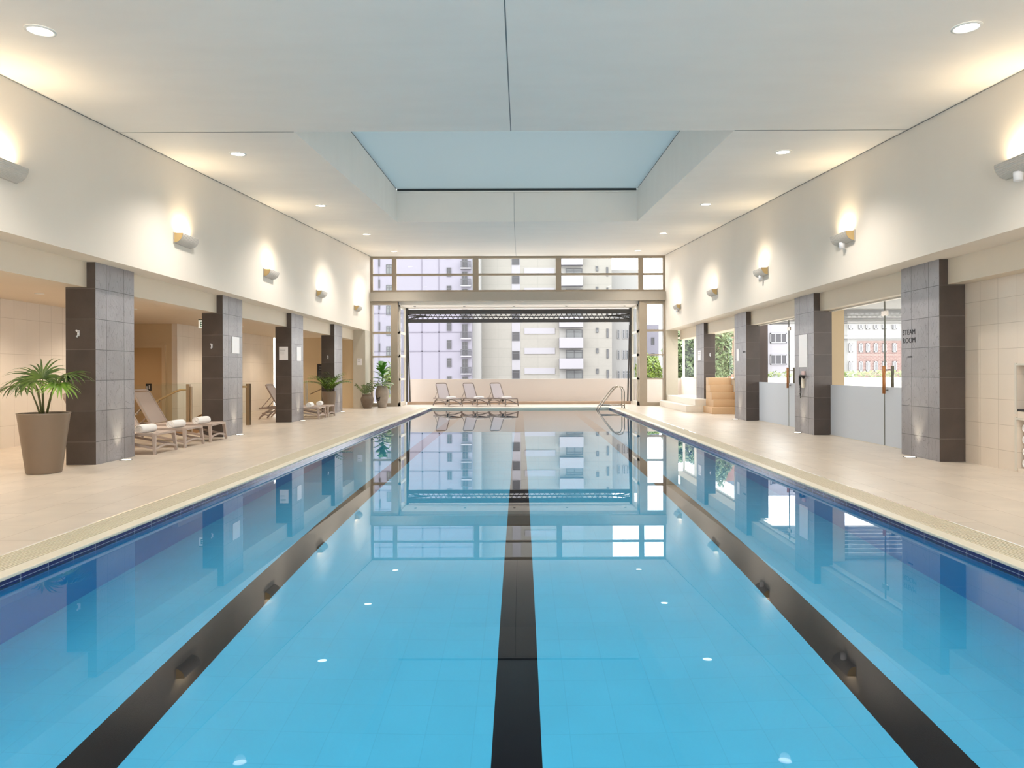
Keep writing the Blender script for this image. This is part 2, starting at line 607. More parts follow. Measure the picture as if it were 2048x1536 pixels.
# ceiling: sloping, with a deep roof light recess
HX0, HX1, HY0, HY1 = -3.88, 3.69, 11.6, 21.3
b = MB()


def cq(xa, xb, ya, yb, dz=0.0):
    b.quad((xa, ya, cz(ya) + dz), (xb, ya, cz(ya) + dz), (xb, yb, cz(yb) + dz), (xa, yb, cz(yb) + dz))


cq(XL, XR, BACK, HY0)
cq(XL, HX0, HY0, HY1)
cq(HX1, XR, HY0, HY1)
cq(XL, XR, HY1, FAR + 0.2)


def rz(y):
    return 7.36 - 0.037 * (HY1 - y)


b.quad((HX0, HY0, cz(HY0)), (HX0, HY1, cz(HY1)), (HX0, HY1, rz(HY1) - 0.05), (HX0, HY0, rz(HY0) - 0.05))
b.quad((HX1, HY0, cz(HY0)), (HX1, HY1, cz(HY1)), (HX1, HY1, rz(HY1) - 0.05), (HX1, HY0, rz(HY0) - 0.05))
b.quad((HX0, HY1, cz(HY1)), (HX1, HY1, cz(HY1)), (HX1, HY1, rz(HY1) - 0.09), (HX0, HY1, rz(HY1) - 0.09))
b.quad((HX0, HY0, cz(HY0)), (HX1, HY0, cz(HY0)), (HX1, HY0, rz(HY0) - 0.05), (HX0, HY0, rz(HY0) - 0.05))
b.mi = 1                                   # thin paint joints; along the walls, dark strips painting a shadow gap
cq(-0.16, -0.145, BACK, HY0, -0.002)
cq(-0.19, -0.18, HY1, FAR, -0.002)
cq(XL, HX0, HY0 - 0.012, HY0 + 0.012, -0.002)
cq(HX1, XR, HY0 - 0.012, HY0 + 0.012, -0.002)
cq(XL, XL + 0.03, BACK, FAR, -0.003)
cq(XR - 0.03, XR, BACK, FAR, -0.003)
b.quad((-0.19, HY1 - 0.003, cz(HY1)), (-0.18, HY1 - 0.003, cz(HY1)), (-0.18, HY1 - 0.003, rz(HY1) - 0.1), (-0.19, HY1 - 0.003, rz(HY1) - 0.1))
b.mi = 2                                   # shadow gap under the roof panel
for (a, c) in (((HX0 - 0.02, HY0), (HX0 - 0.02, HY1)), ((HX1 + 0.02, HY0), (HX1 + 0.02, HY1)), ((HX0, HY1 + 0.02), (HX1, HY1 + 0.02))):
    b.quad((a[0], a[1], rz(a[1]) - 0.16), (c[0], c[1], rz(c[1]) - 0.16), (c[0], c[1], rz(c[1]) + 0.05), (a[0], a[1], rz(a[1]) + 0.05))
structure(b.done('ceiling', [M['ceiling'], M['joint_and_shade'], M['gap']], flip=False), 'sloping off-white ceiling with a deep rectangular roof light recess')
b = MB()
b.quad((HX0 - 0.3, HY0 - 0.3, rz(HY0 - 0.3)), (HX1 + 0.3, HY0 - 0.3, rz(HY0 - 0.3)), (HX1 + 0.3, HY1 + 0.3, rz(HY1 + 0.3)), (HX0 - 0.3, HY1 + 0.3, rz(HY1 + 0.3)))
b.mi = 1
b.box(HX0 - 0.05, HX1 + 0.05, HY1 - 0.04, HY1 + 0.12, rz(HY1) - 0.13, rz(HY1) - 0.085)
structure(b.done('roof_panel', [M['recess'], M['ceiling']]), 'pale blue retractable roof panel closing the ceiling recess')

# upper walls, beams
for side, xi, xo in (('left', XL, -7.9), ('right', XR, 7.9)):
    b = MB()
    b.box(min(xi, xo), max(xi, xo), BACK, FAR + 0.1, ZU, 7.4)
    structure(b.done('wall_%s_upper' % side, M['upper_wall']), 'pale rendered upper wall above the columns on the %s' % side)
bays = [BACK] + [v for y in COLS for v in (y, y + CD)] + [FAR - 0.3]
for side, xa, xb in (('left', -7.76, -7.40), ('right', 7.30, 7.75)):
    for k in range(0, len(bays), 2):
        b = MB()
        b.box(xa, xb, bays[k], bays[k + 1], ZB, ZU)
        structure(b.done('beam_%s' % side, M['beam']), 'cream beam between the columns on the %s' % side)
b = MB()
for y in COLS:
    b.box(CR + 0.442, 7.75, y, y + CD, ZB, ZU)
structure(b.done('trim_4', M['beam']), 'cream wall strips directly behind the right columns')
# left aisle
b = MB()
b.quad((-14.2, BACK, 3.13), (-7.5, BACK, 3.13), (-7.5, 30.2, 3.13), (-14.2, 30.2, 3.13))
structure(b.done('ceiling_left_aisle', M['beam'], flip=False), 'low warm ceiling over the left side aisle')
b = MB()
b.box(-11.0, -10.83, BACK, 17.45, -0.2, 3.2)
b.box(-11.0, -10.83, 21.3, 29.6, -0.2, 3.2)
structure(b.done('wall_left', M['wall_tile_left']), 'cream tiled wall at the back of the left aisle')
b = MB()
b.box(-14.2, -11.0, 21.3, 21.45, -1.6, 3.2)
b.box(-14.2, -14.05, 17.3, 21.3, -1.6, 3.2)
b.box(-14.2, -11.0, 17.3, 17.45, -1.6, 3.2)
structure(b.done('wall_left_recess', M['tan']), 'tan painted walls of the doorway recess')
b = MB()
b.box(-10.9, -6.98, 30.0, 30.15, 0, 3.2)
structure(b.done('wall_left_end', M['tan']), 'tan wall closing the far end of the left aisle')
b = MB()
b.box(-7.42, XL + 0.02, 30.16, 31.25, 0, ZU)
b.box(-7.42, -6.88, 29.93, 30.16, 0, ZU)
structure(b.done('wall_left_pier', M['pier']), 'grey painted pier at the far end of the left aisle')
b = MB()
b.box(-10.98, -10.86, 29.6, 30.0, 0, 3.13)
w4 = b.done('window_4', M['pane'])
structure(w4, 'narrow window at the far end of the left aisle wall')

# door in recess
d = structure(empty('door_3', (0, 21.3, 0)), 'tan door with a small black sign in the left recess')
b = MB()
for xa, xb, za, zb in ((-12.40, -12.30, 0, 2.37), (-11.28, -11.18, 0, 2.37), (-12.40, -11.18, 2.37, 2.47)):
    b.box(xa, xb, -0.08, 0.0, za, zb)
b.done('door_frame', M['tan'], d)
b = MB()
b.box(-12.30, -11.28, -0.04, 0.0, 0.0, 2.37)
b.done('door_leaf', M['tan_door'], d)
b = MB()
b.box(-11.80, -11.62, -0.052, -0.041, 1.02, 1.24)
o = b.done('door_sign', M['black'], d)
b = MB()
for xx, hh in ((-11.77, 0.09), (-11.70, 0.12)):
    b.box(xx, xx + 0.02, -0.056, -0.0525, 1.07, 1.07 + hh)
    b.box(xx + 0.005, xx + 0.04, -0.056, -0.0525, 1.07, 1.085)
b.done('pictogram', M['white'], o)

# right side walls: tiled wall with towel niches (upper niche, lower niche)
b = MB()
N0, N1 = 9.35, 10.33                       # niche along Y
b.box(7.6, 7.75, N1, 12.0, 0, ZU)
b.box(7.6, 7.75, BACK, N0, 0, ZU)
b.box(7.6, 7.75, N0, N1, 1.63, ZU)
b.box(7.6, 7.75, N0, N1, 0, 0.06)
b.box(7.6, 7.75, N0, N1, 0.80, 0.93)
structure(b.done('wall_right', M['wall_tile']), 'beige tiled wall beside the slate column on the right')
b = MB()
for za, zb in ((0.06, 0.80), (0.93, 1.63)):
    b.quad((7.75, N0, za), (7.75, N1, za), (8.1, N1, za), (8.1, N0, za))
    b.quad((7.75, N0, zb), (7.75, N1, zb), (8.1, N1, zb), (8.1, N0, zb))
    b.quad((8.1, N0, za), (8.1, N1, za), (8.1, N1, zb), (8.1, N0, zb))
    for yy in (N0, N1):
        b.quad((7.75, yy, za), (8.1, yy, za), (8.1, yy, zb), (7.75, yy, zb))
structure(b.done('wall_right_niche', M['tan'], flip=False), 'two square storage niches set into the tiled wall')
b = MB()
for za, zb in ((0.06, 0.80), (0.93, 1.63)):
    b.box(7.585, 7.6, N1, N1 + 0.04, za - 0.04, zb + 0.04)
    b.box(7.585, 7.6, N0 - 0.04, N0, za - 0.04, zb + 0.04)
    b.box(7.585, 7.6, N0, N1, zb, zb + 0.03)
structure(b.done('trim_2', M['alu_light']), 'pale frame around the wall niches')
b = MB()
b.box(7.595, 8.05, N0 + 0.005, N1 - 0.005, 0.932, 0.965)
tag(b.done('niche_tray', M['black'], bevel=0.004), 'black tray lying on the floor of the upper wall niche', 'tray')
b = MB()
b.box(7.75, 8.02, 9.7, 10.22, 0.967, 1.56)
b.box(7.74, 7.749, 9.76, 10.16, 1.25, 1.5)
tag(b.done('towel_dispenser', M['b_band'], bevel=0.01), 'pale grey box standing in the upper wall niche', 'dispenser')

# right: room divider walls behind the glass doors, terrace beyond
b = MB()
b.box(7.62, 8.30, 17.3, 17.55, 0, 3.15)
structure(b.done('wall_right_divider', M['tan']), 'tan dividing wall behind the glass door')
b = MB()
b.box(7.62, 8.23, 22.45, 22.6, 0.28, 3.15)
b.box(7.62, 8.23, 22.35, 22.65, 0, 0.28)
structure(b.done('wall_right_timber', M['timber_dark']), 'dark timber clad wall behind the second glass door')
b = MB()
b.box(7.6, 15.5, 5.0, 20.6, 3.15, 3.3)
for k in range(7):
    b.box(7.7, 15.5, 17.6 + k * 0.42, 17.7 + k * 0.42, 3.02, 3.15)
b.box(7.6, 15.5, 20.4, 20.6, 2.98, 3.15)
structure(b.done('terrace_roof', M['grey']), 'grey slatted canopy roof over the side terrace')
b = MB()
b.box(9.2, 20, 4, 60, -0.15, -0.001)
structure(b.done('terrace_floor', M['step_white']), 'pale paved terrace outside the glass doors')
b = MB()
b.box(9.3, 20.0, 30.0, 30.3, 0, 1.28)
structure(b.done('terrace_parapet_wall', M['step_white']), 'low white parapet at the end of the side terrace')
# low side wall with window above, right far end
b = MB()
b.box(8.0, 8.2, 22.65, 33.6, 0, 1.24)
structure(b.done('wall_right_low', M['step_white']), 'low white wall under the side windows at the far right')
b = MB()
b.box(XR, 7.22, 30.95, 31.25, 0, ZU)
structure(b.done('wall_right_pier', M['pier']), 'tan grey pier at the far right corner')
w5 = structure(empty('window_5', (8.1, 0, 0)), 'side windows above the low wall at the far right')
b = MB()
for yy in (22.7, 25.45, 28.6, 31.3, 33.5):
    b.box(-0.05, 0.05, yy - 0.04, yy + 0.04, 1.24, 3.2)
b.box(-0.05, 0.05, 22.7, 33.5, 1.24, 1.30)
b.box(-0.05, 0.05, 22.7, 33.5, 3.12, 3.2)
b.done('window_frame', M['alu_light'], w5)
b = MB()
b.quad((0, 22.7, 1.3), (0, 33.5, 1.3), (0, 33.5, 3.12), (0, 22.7, 3.12))
b.done('pane', M['pane'], w5, flip=False)
b = MB()
b.quad((7.5, 22.4, 3.2), (8.2, 22.4, 3.2), (8.2, 33.6, 3.2), (7.5, 33.6, 3.2))
structure(b.done('ceiling_right_far', M['beam'], flip=False), 'narrow ceiling strip over the right side windows')

# steps at right
b = MB()
b.box(6.36, 8.0, 25.95, 30.9, 0, 0.25)
b.box(6.72, 8.0, 26.0, 30.94, 0.25, 0.5)
structure(b.done('step_platform', M['step_white'], bevel=0.012), 'white stone steps along the far right wall')
b = MB()
for k in range(5):
    b.box(7.02 + (0.10 if k else 0), 7.99, 24.7 + 0.22 * k, 25.93, 0.27 * k - (0.02 if k else 0), 0.27 * (k + 1) - 0.02)
structure(b.done('step_block', M['step_tan'], bevel=0.01), 'tan stone steps rising between two slate columns on the right')

# back wall behind the camera, with a window added to let in sky fill
b = MB()
b.box(-11, -6.2, BACK - 0.15, BACK, 0, 5.2)
b.box(6.2, 8.0, BACK - 0.15, BACK, 0, 5.2)
b.box(-6.2, 6.2, BACK - 0.15, BACK, 4.3, 5.2)
structure(b.done('wall_back', M['upper_wall']), 'rendered wall behind the viewer')
w6 = structure(empty('window_back_fill', (0, BACK - 0.08, 0)), 'large unseen window added behind the viewer for sky fill')
b = MB()
for k in range(6):
    xx = -6.2 + k * 2.48
    b.box(xx - 0.05, xx + 0.05, -0.06, 0.06, 0, 4.3)
b.box(-6.2, 6.2, -0.06, 0.06, 0, 0.1)
b.box(-6.2, 6.2, -0.06, 0.06, 4.2, 4.3)
b.done('window_frame', M['alu'], w6)
b = MB()
b.quad((-6.2, 0, 0.1), (6.2, 0, 0.1), (6.2, 0, 4.2), (-6.2, 0, 4.2))
b.done('pane', M['pane'], w6, flip=False)

# ------------------------------------------------------------------ far glazing
def win(name, label, xs_, zs, x_frame, z_frame, y, mat=None, depth=0.12, loc=(0, 0, 0), rot=0):
    """frame members as ((a,b),...) vertical x-ranges and horizontal z-ranges; panes between"""
    e = structure(empty(name, (loc[0], loc[1], loc[2]), rot), label)
    bb = MB()
    for a, c in x_frame:
        bb.box(a, c, y - depth / 2, y + depth / 2, zs[0], zs[1])
    for a, c in z_frame:
        bb.box(xs_[0], xs_[1], y - depth / 2 + 0.01, y + depth / 2 - 0.01, a, c)
    bb.done('window_frame', mat or M['alu'], e)
    bb = MB()
    xf = sorted(x_frame)
    for i in range(len(xf) - 1):
        if xf[i + 1][0] - xf[i][1] > 0.05:
            bb.quad((xf[i][1], y, zs[0]), (xf[i + 1][0], y, zs[0]), (xf[i + 1][0], y, zs[1]), (xf[i][1], y, zs[1]))
    bb.done('pane', M['pane'], e, flip=False)
    return e


def xr(*p):
    return [(PX(a, FAR), PX(c, FAR)) for a, c in p]


def zr(*p):
    return [(PZ(c, FAR), PZ(a, FAR)) for a, c in p]


win('window_1', 'long clerestory window under the ceiling at the far end', (XL, XR), (5.25, 6.95),
    xr((742, 747), (785, 794), (947, 958), (1112, 1123), (1277, 1287), (1326, 1331)),
    zr((511, 517), (547, 551), (580, 586)), FAR)
b = MB()
b.box(XL - 0.04, XR + 0.05, FAR - 0.25, FAR + 0.1, 4.84, 5.25)
structure(b.done('wall_far_header', M['header'], bevel=0.01), 'taupe header beam across the far end under the clerestory')
win('window_2', 'tall narrow window on the left of the far opening', (XL, PX(797, FAR)), (0, 4.84),
    xr((742, 747), (783, 797)), zr((603, 609), (663, 667), (711, 714), (805, 812.2)), FAR, depth=0.3)
win('window_3', 'tall narrow window on the right of the far opening', (PX(1278, FAR), XR), (0, 4.84),
    xr((1278, 1293), (1326, 1331)), zr((603, 609), (660, 664), (709, 712), (757, 760), (805, 812.2)), FAR, depth=0.3)
BAYL, BAYR, BAYY = PX(797, FAR) + 0.02, PX(1278, FAR) - 0.02, 33.0
for nm, xx, lab in (('window_7', BAYL, 'left'), ('window_8', BAYR, 'right')):
    e = structure(empty(nm, (xx, 0, 0)), 'glazed return wall on the %s of the opening' % lab)
    b = MB()
    y0_, y1_ = FAR + 0.16, BAYY - 0.1
    for a, c in ((y0_, y0_ + 0.06), (y1_ - 0.12, y1_)):
        b.box(-0.05, 0.05, a, c, 0, 4.7)
    for a, c in zr((603, 612), (661, 666), (708, 713), (756, 760), (804, 812)):
        b.box(-0.04, 0.04, y0_, y1_, max(a, 0), min(c, 4.7))
    b.done('window_frame', M['alu_light'], e)
    b = MB()
    b.quad((0, y0_, 0.1), (0, y1_, 0.1), (0, y1_, 4.7), (0, y0_, 4.7))
    b.done('pane', M['pane'], e, flip=False)
b = MB()
b.box(-5.9, 5.8, FAR + 0.1, 33.5, 4.70, 4.84)
structure(b.done('ceiling_bay', M['ceiling']), 'white soffit over the far opening')
for k, px in enumerate((830, 929, 1028, 1133, 1250)):
    b = MB()
    b.lathe([(0.06, 0), (0.06, -0.02), (0.04, -0.03)], 12, PX(px, 32), 32.0, 4.70, cap_top=True)
    tag(b.done('soffit_spotlight', M['grey']), 'small grey spotlight in the soffit over the far opening', 'light', 'small spotlights in the far soffit')
b = MB()
b.box(BAYL + 0.08, BAYR - 0.08, BAYY - 0.1, BAYY + 0.15, 0.0, 0.14)
structure(b.done('trim_3', M['kerb'], bevel=0.01), 'brown sill across the far opening')
b = MB()
b.box(-5.55, 9.0, 33.6, 33.85, 0, 1.235)
structure(b.done('wall_far_parapet', M['parapet']), 'low beige parapet wall behind the loungers')

# folding door raised into the opening: a charcoal steel truss between two guide posts
f = empty('folding_door', (0, BAYY, 0), label='charcoal steel folding door raised to the top of the far opening', cat='door')
YD = BAYY
zt0, zt1, zt2, zt3 = PZ(645, YD), PZ(638, YD), PZ(628, YD), PZ(619, YD)
xa, xb = BAYL + 0.12, BAYR - 0.12
b = MB()
b.box(xa, xb, -0.10, 0.0, zt2, zt3)
for k in range(4):
    b.box(xa, xb, -0.13, -0.10, zt2 + 0.02 + k * 0.052, zt2 + 0.045 + k * 0.052)
b.done('top_panel', M['mesh_panel'], f)
b = MB()
b.box(xa, xb, -0.12, 0.0, zt0, zt1)
b.box(xa, xb, -0.06, -0.01, zt1 + 0.10, zt1 + 0.145)
b.done('bottom_rail', M['dark_steel'], f)
b = MB()
nz_ = 44
for k in range(nz_):
    xk = xa + (xb - xa) * k / nz_
    xm = xa + (xb - xa) * (k + 0.5) / nz_
    xe = xa + (xb - xa) * (k + 1) / nz_
    b.tube([(xk, -0.05, zt1), (xm, -0.05, zt2)], 0.014, 4)
    b.tube([(xm, -0.05, zt2), (xe, -0.05, zt1)], 0.014, 4)
b.tube([(xa, -0.07, zt2 - .03), (xa + 1.1, -0.07, zt1 + 0.12)], 0.035, 6)
b.tube([(xb, -0.07, zt2 - .03), (xb - 1.1, -0.07, zt1 + 0.12)], 0.035, 6)
b.tube([(xa, -0.07, zt1), (xa + 0.9, -0.07, zt1 + 0.16)], 0.03, 6)
b.tube([(xb, -0.07, zt1), (xb - 0.9, -0.07, zt1 + 0.16)], 0.03, 6)
b.done('truss', M['dark_steel'], f)
for s_, xx in ((1, BAYL + 0.09), (-1, BAYR - 0.09)):
    b = MB()
    b.box(xx - 0.05, xx + 0.05, -0.16, 0.10, 3.85, 4.695)
    b.sweep([(xx - 0.02 * s_, -0.06, 0.14), (xx - 0.02 * s_, -0.06, 3.85)], [(-.055, -.07), (.055, -.07), (.055, .07), (-.055, .07)], up=(0, 1, 0), smooth=False)
    b.sweep([(xx + 0.13 * s_, 0.0, 0.14), (xx + 0.03 * s_, 0.0, 3.85)], [(-.03, -.05), (.03, -.05), (.03, .05), (-.03, .05)], up=(0, 1, 0), smooth=False)
    b.done('guide_post', M['dark_steel'], f)

# ------------------------------------------------------------------ slate columns
b = MB()
H = ZU
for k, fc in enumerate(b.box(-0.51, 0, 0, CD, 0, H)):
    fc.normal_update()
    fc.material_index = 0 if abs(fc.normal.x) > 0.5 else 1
col = b.done('slate_column', [M['slate_pool_sheen'], M['slate_near']])
desc_l = ['slate clad column behind the large potted palm on the left', 'slate clad column at the end of the row of three left loungers',
          'slate clad column with white notices on two faces on the left', 'slate clad column behind the smaller potted palm on the left']
desc_r = ['slate clad column marked with steam room lettering beside the tiled wall', 'slate clad column with a long white board and hanging phone',
          'slate clad column between the tan steps and the glass door', 'slate clad column standing beside the white steps at far right']
for i, y in enumerate(COLS):
    o = col if i == 0 else dup(col)
    o.location = (CL, y, 0)
    tag(o, desc_l[i], 'column', 'slate clad columns', 'thing')
b = MB()
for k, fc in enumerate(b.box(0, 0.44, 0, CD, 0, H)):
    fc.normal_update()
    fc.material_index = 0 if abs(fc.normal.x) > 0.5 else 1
colr = b.done('slate_column', [M['slate_pool_sheen'], M['slate_near']])
for i, y in enumerate(COLS):
    o = colr if i == 0 else dup(colr)
    o.location = (CR, y, 0)
    tag(o, desc_r[i], 'column', 'slate clad columns', 'thing')

# ------------------------------------------------------------------ glass doors on the right
def glass_door(name, label, y0_, y1_, ysplit, left_handle):
    e = structure(empty(name, (7.56, 0, 0)), label)
    bb = MB()
    bb.box(-0.04, 0.04, y0_, y1_, 3.0, 3.06)
    bb.box(-0.03, 0.03, y0_, y1_, 0.0, 0.012)
    bb.done('door_track', M['alu_light'], e)
    for a, c in ((y0_, ysplit), (ysplit + 0.012, y1_)):
        bb = MB()
        bb.quad((0, a, 1.225), (0, c, 1.225), (0, c, 3.0), (0, a, 3.0))
        gp = bb.done('glass_panel', M['pane'], e, flip=False)
        bb = MB()
        bb.box(-0.006, 0.006, a, c, 0.012, 1.225)
        bb.done('frosted_band', M['frost'], gp)
    bb = MB()
    bb.box(-0.012, 0.012, ysplit - 0.004, ysplit + 0.016, 0.012, 3.0)
    bb.done('door_edge', M['olive'], e)
    for xx, mm in ((-0.09, M['wood']), (0.09, M['olive'])):
        yy = ysplit - 0.12 if xx < 0 else ysplit - 0.12
        bb = MB()
        bb.tube([(xx, yy, 1.09), (xx, yy, 1.66)], 0.03, 10)
        h = bb.done('door_handle', mm, e)
        bb = MB()
        for zz in (1.16, 1.58):
            bb.tube([(xx, yy, zz), (0, yy, zz)], 0.012, 8)
        bb.done('handle_bracket', M['chrome'], h)
    bb = MB()
    bb.box(-0.02, 0.02, ysplit - 0.1, ysplit + 0.1, 2.70, 2.80)
    bb.done('hinge_clamp', M['chrome'], e)
    return e


glass_door('door_1', 'half frosted glass door of the steam room', COLS[0] + CD, COLS[1], 14.0, False)
glass_door('door_2', 'half frosted glass door between the second and third right columns', COLS[1] + CD, COLS[2], 19.0, True)

# ------------------------------------------------------------------ downlights, sconces, floor lights, lamps
def lamp(kind, name, loc, energy, color, rot=(0, 0, 0), **k):
    d_ = bpy.data.lights.new(name, kind)
    d_.energy = energy
    d_.color = color
    for a, v in k.items():
        setattr(d_, a, v)
    o = bpy.data.objects.new(name, d_)
    o.location = loc
    o.rotation_euler = rot
    C.objects.link(o)
    return o


WARM = (1.0, 0.80, 0.54)
b = MB()
b.lathe([(0.155, 0.0), (0.155, -0.012), (0.128, -0.016), (0.122, 0.0)], 28, cap_bot=False)
ring = b.done('downlight', M['ring'])
b = MB()
b.disc(0, 0, -0.006, 0.125, 28, flip=True)
b.done('diffuser', M['lamp'], ring, flip=False)
tilt = math.atan(0.0628)
ordn = ['nearest the viewer', 'second from the viewer', 'third from the viewer', 'fourth from the viewer', 'closest to the far windows']
first = True
for side, xx in (('left', -5.43), ('right', 5.07)):
    for i, yy in enumerate((7.65, 13.0, 18.4, 23.9, 29.1)):
        o = ring if first else dup(ring)
        first = False
        o.location = (xx, yy, cz(yy) - 0.003)
        o.rotation_euler = (tilt, 0, 0)
        tag(o, 'round recessed downlight in the %s row of the ceiling, %s' % (side, ordn[i]), 'ceiling light', 'recessed ceiling downlights')
        lamp('SPOT', 'downlight_lamp', (xx, yy, cz(yy) - 0.06), 420, (1.0, 0.94, 0.86), spot_size=2.2, spot_blend=0.8, shadow_soft_size=0.1)

# sconce: fluted quarter-round trough open to the top
def make_sconce(sensor):
    e = empty('wall_sconce')
    bb = MB()
    prof = []
    nn = 26
    for k in range(nn + 1):
        a = -PI / 2 * (k / nn)
        rr = 1.0 + (0.022 if k % 2 else -0.012)
        prof.append((0.02 + 0.17 * math.cos(a) * rr, 0.19 * math.sin(a) * rr))
    L_ = 0.34
    inner = [(p[0] * 0.86, p[1] * 0.86 + 0.0) for p in prof]
    for i in range(nn):
        for pr in (prof, inner):
            bb.quad((pr[i][0], -L_, pr[i][1]), (pr[i][0], L_, pr[i][1]), (pr[i + 1][0], L_, pr[i + 1][1]), (pr[i + 1][0], -L_, pr[i + 1][1]))
    bb.quad((prof[0][0], -L_, 0), (prof[0][0], L_, 0), (inner[0][0], L_, 0), (inner[0][0], -L_, 0))
    body = bb.done('shade', M['sconce'], e)
    for s__ in (-1, 1):
        bb = MB()
        pts = [(0.0, s__ * (L_ + 0.004), 0.0)] + [(p[0] * 0.99, s__ * (L_ + 0.004), p[1] * 0.99) for p in prof] + [(0.0, s__ * (L_ + 0.004), -0.19)]
        bb.poly(pts)
        bb.done('end_cap', M['sconce_cap'], e, flip=False)
    bb = MB()
    bb.box(0.0, 0.02, -L_ - 0.02, L_ + 0.02, -0.2, 0.015)
    bb.done('back_plate', M['sconce'], e)
    bb = MB()
    bb.box(0.05, 0.11, -0.22, 0.22, -0.07, -0.03)
    bb.done('lamp_tube', M['sconce_glow'], e)
    if sensor:
        bb = MB()
        bb.lathe([(0.055, -0.29), (0.06, -0.20), (0.06, -0.17)], 16, 0.07, -0.05, 0, cap_top=True)
        bb.done('sensor', M['white'], e)
    return e


SY = (8.9, 13.8, 18.5, 23.2, 28.4)
sc_l = make_sconce(False)
sc_r = make_sconce(True)
sc_p = make_sconce(False)
pl = ['above the frame edge nearest the viewer', 'nearest complete one, above the first and second columns', 'third from the viewer', 'fourth from the viewer', 'closest to the far windows']
fl_, fr_ = True, {}
for i, yy in enumerate(SY):
    o = sc_l if i == 0 else dup(sc_l)
    o.location = (XL, yy, 4.36)
    o.rotation_euler = (0, 0, 0)
    tag(o, 'fluted uplighter on the left upper wall, %s' % pl[i], 'wall light', 'fluted wall uplighters')
    src = sc_p if i == 3 else sc_r
    o = src if id(src) not in fr_ else dup(src)
    fr_[id(src)] = 1
    o.location = (XR, yy, 4.36)
    o.rotation_euler = (0, 0, PI)
    tag(o, 'fluted uplighter on the right upper wall, %s' % pl[i], 'wall light', 'fluted wall uplighters')
    for xx, s_ in ((XL, 1), (XR, -1)):
        lamp('AREA', 'sconce_lamp', (xx + s_ * 0.09, yy, 4.37), 13 if i < 3 else 8, (1.0, 0.80, 0.52), (PI, 0, 0), shape='RECTANGLE', size=0.12, size_y=0.5, spread=2.6)

# floor uplights at the column feet
b = MB()
b.lathe([(0.11, 0.0), (0.11, 0.006), (0.085, 0.008), (0.085, 0.004)], 22, cap_bot=False)
fu = b.done('floor_uplight', M['chrome'])
b = MB()
b.disc(0, 0, 0.006, 0.086, 22)
b.done('lens', M['lamp_floor'], fu, flip=False)
first = True
for side, xx, s_ in (('left', CL + 0.15, 1), ('right', CR - 0.15, -1)):
    for i, yy in enumerate(COLS):
        o = fu if first else dup(fu)
        first = False
        o.location = (xx, yy + 0.62, 0.001)
        tag(o, 'round lit floor uplight at the foot of the %s %s column' % (('first', 'second', 'third', 'fourth')[i], side), 'floor light', 'floor uplights at the column feet')
        lamp('SPOT', 'uplight_lamp', (xx, yy + 0.62, 0.03), 40, (1.0, 0.92, 0.66), (PI, s_ * -0.10, 0), spot_size=0.9, spot_blend=0.9, shadow_soft_size=0.05)

lamp('AREA', 'pool_fill_light', ((PL + PR) / 2, 14.3, -0.15), 405, (0.9, 0.97, 1.0), shape='RECTANGLE', size=7.6, size_y=31)  # unseen area light added under the surface to brighten the basin
# warm lamps in the left aisle, each with its small recessed fitting
for i, (xx, yy, en) in enumerate(((-9.4, 9.8, 150), (-9.4, 13.2, 170), (-9.4, 16.4, 140), (-12.2, 19.3, 60), (-9.3, 22.5, 130), (-9.3, 27.3, 120))):
    b = MB()
    b.lathe([(0.08, 0), (0.08, -0.012), (0.06, -0.014)], 16, xx, yy, 3.129, cap_top=True)
    tag(b.done('aisle_downlight', M['ring']), 'small round downlight in the low ceiling of the left aisle', 'ceiling light', 'aisle downlights')
    lamp('SPOT', 'aisle_lamp', (xx, yy, 3.06), en, (1.0, 0.85, 0.66), spot_size=2.5, spot_blend=0.7, shadow_soft_size=0.08)

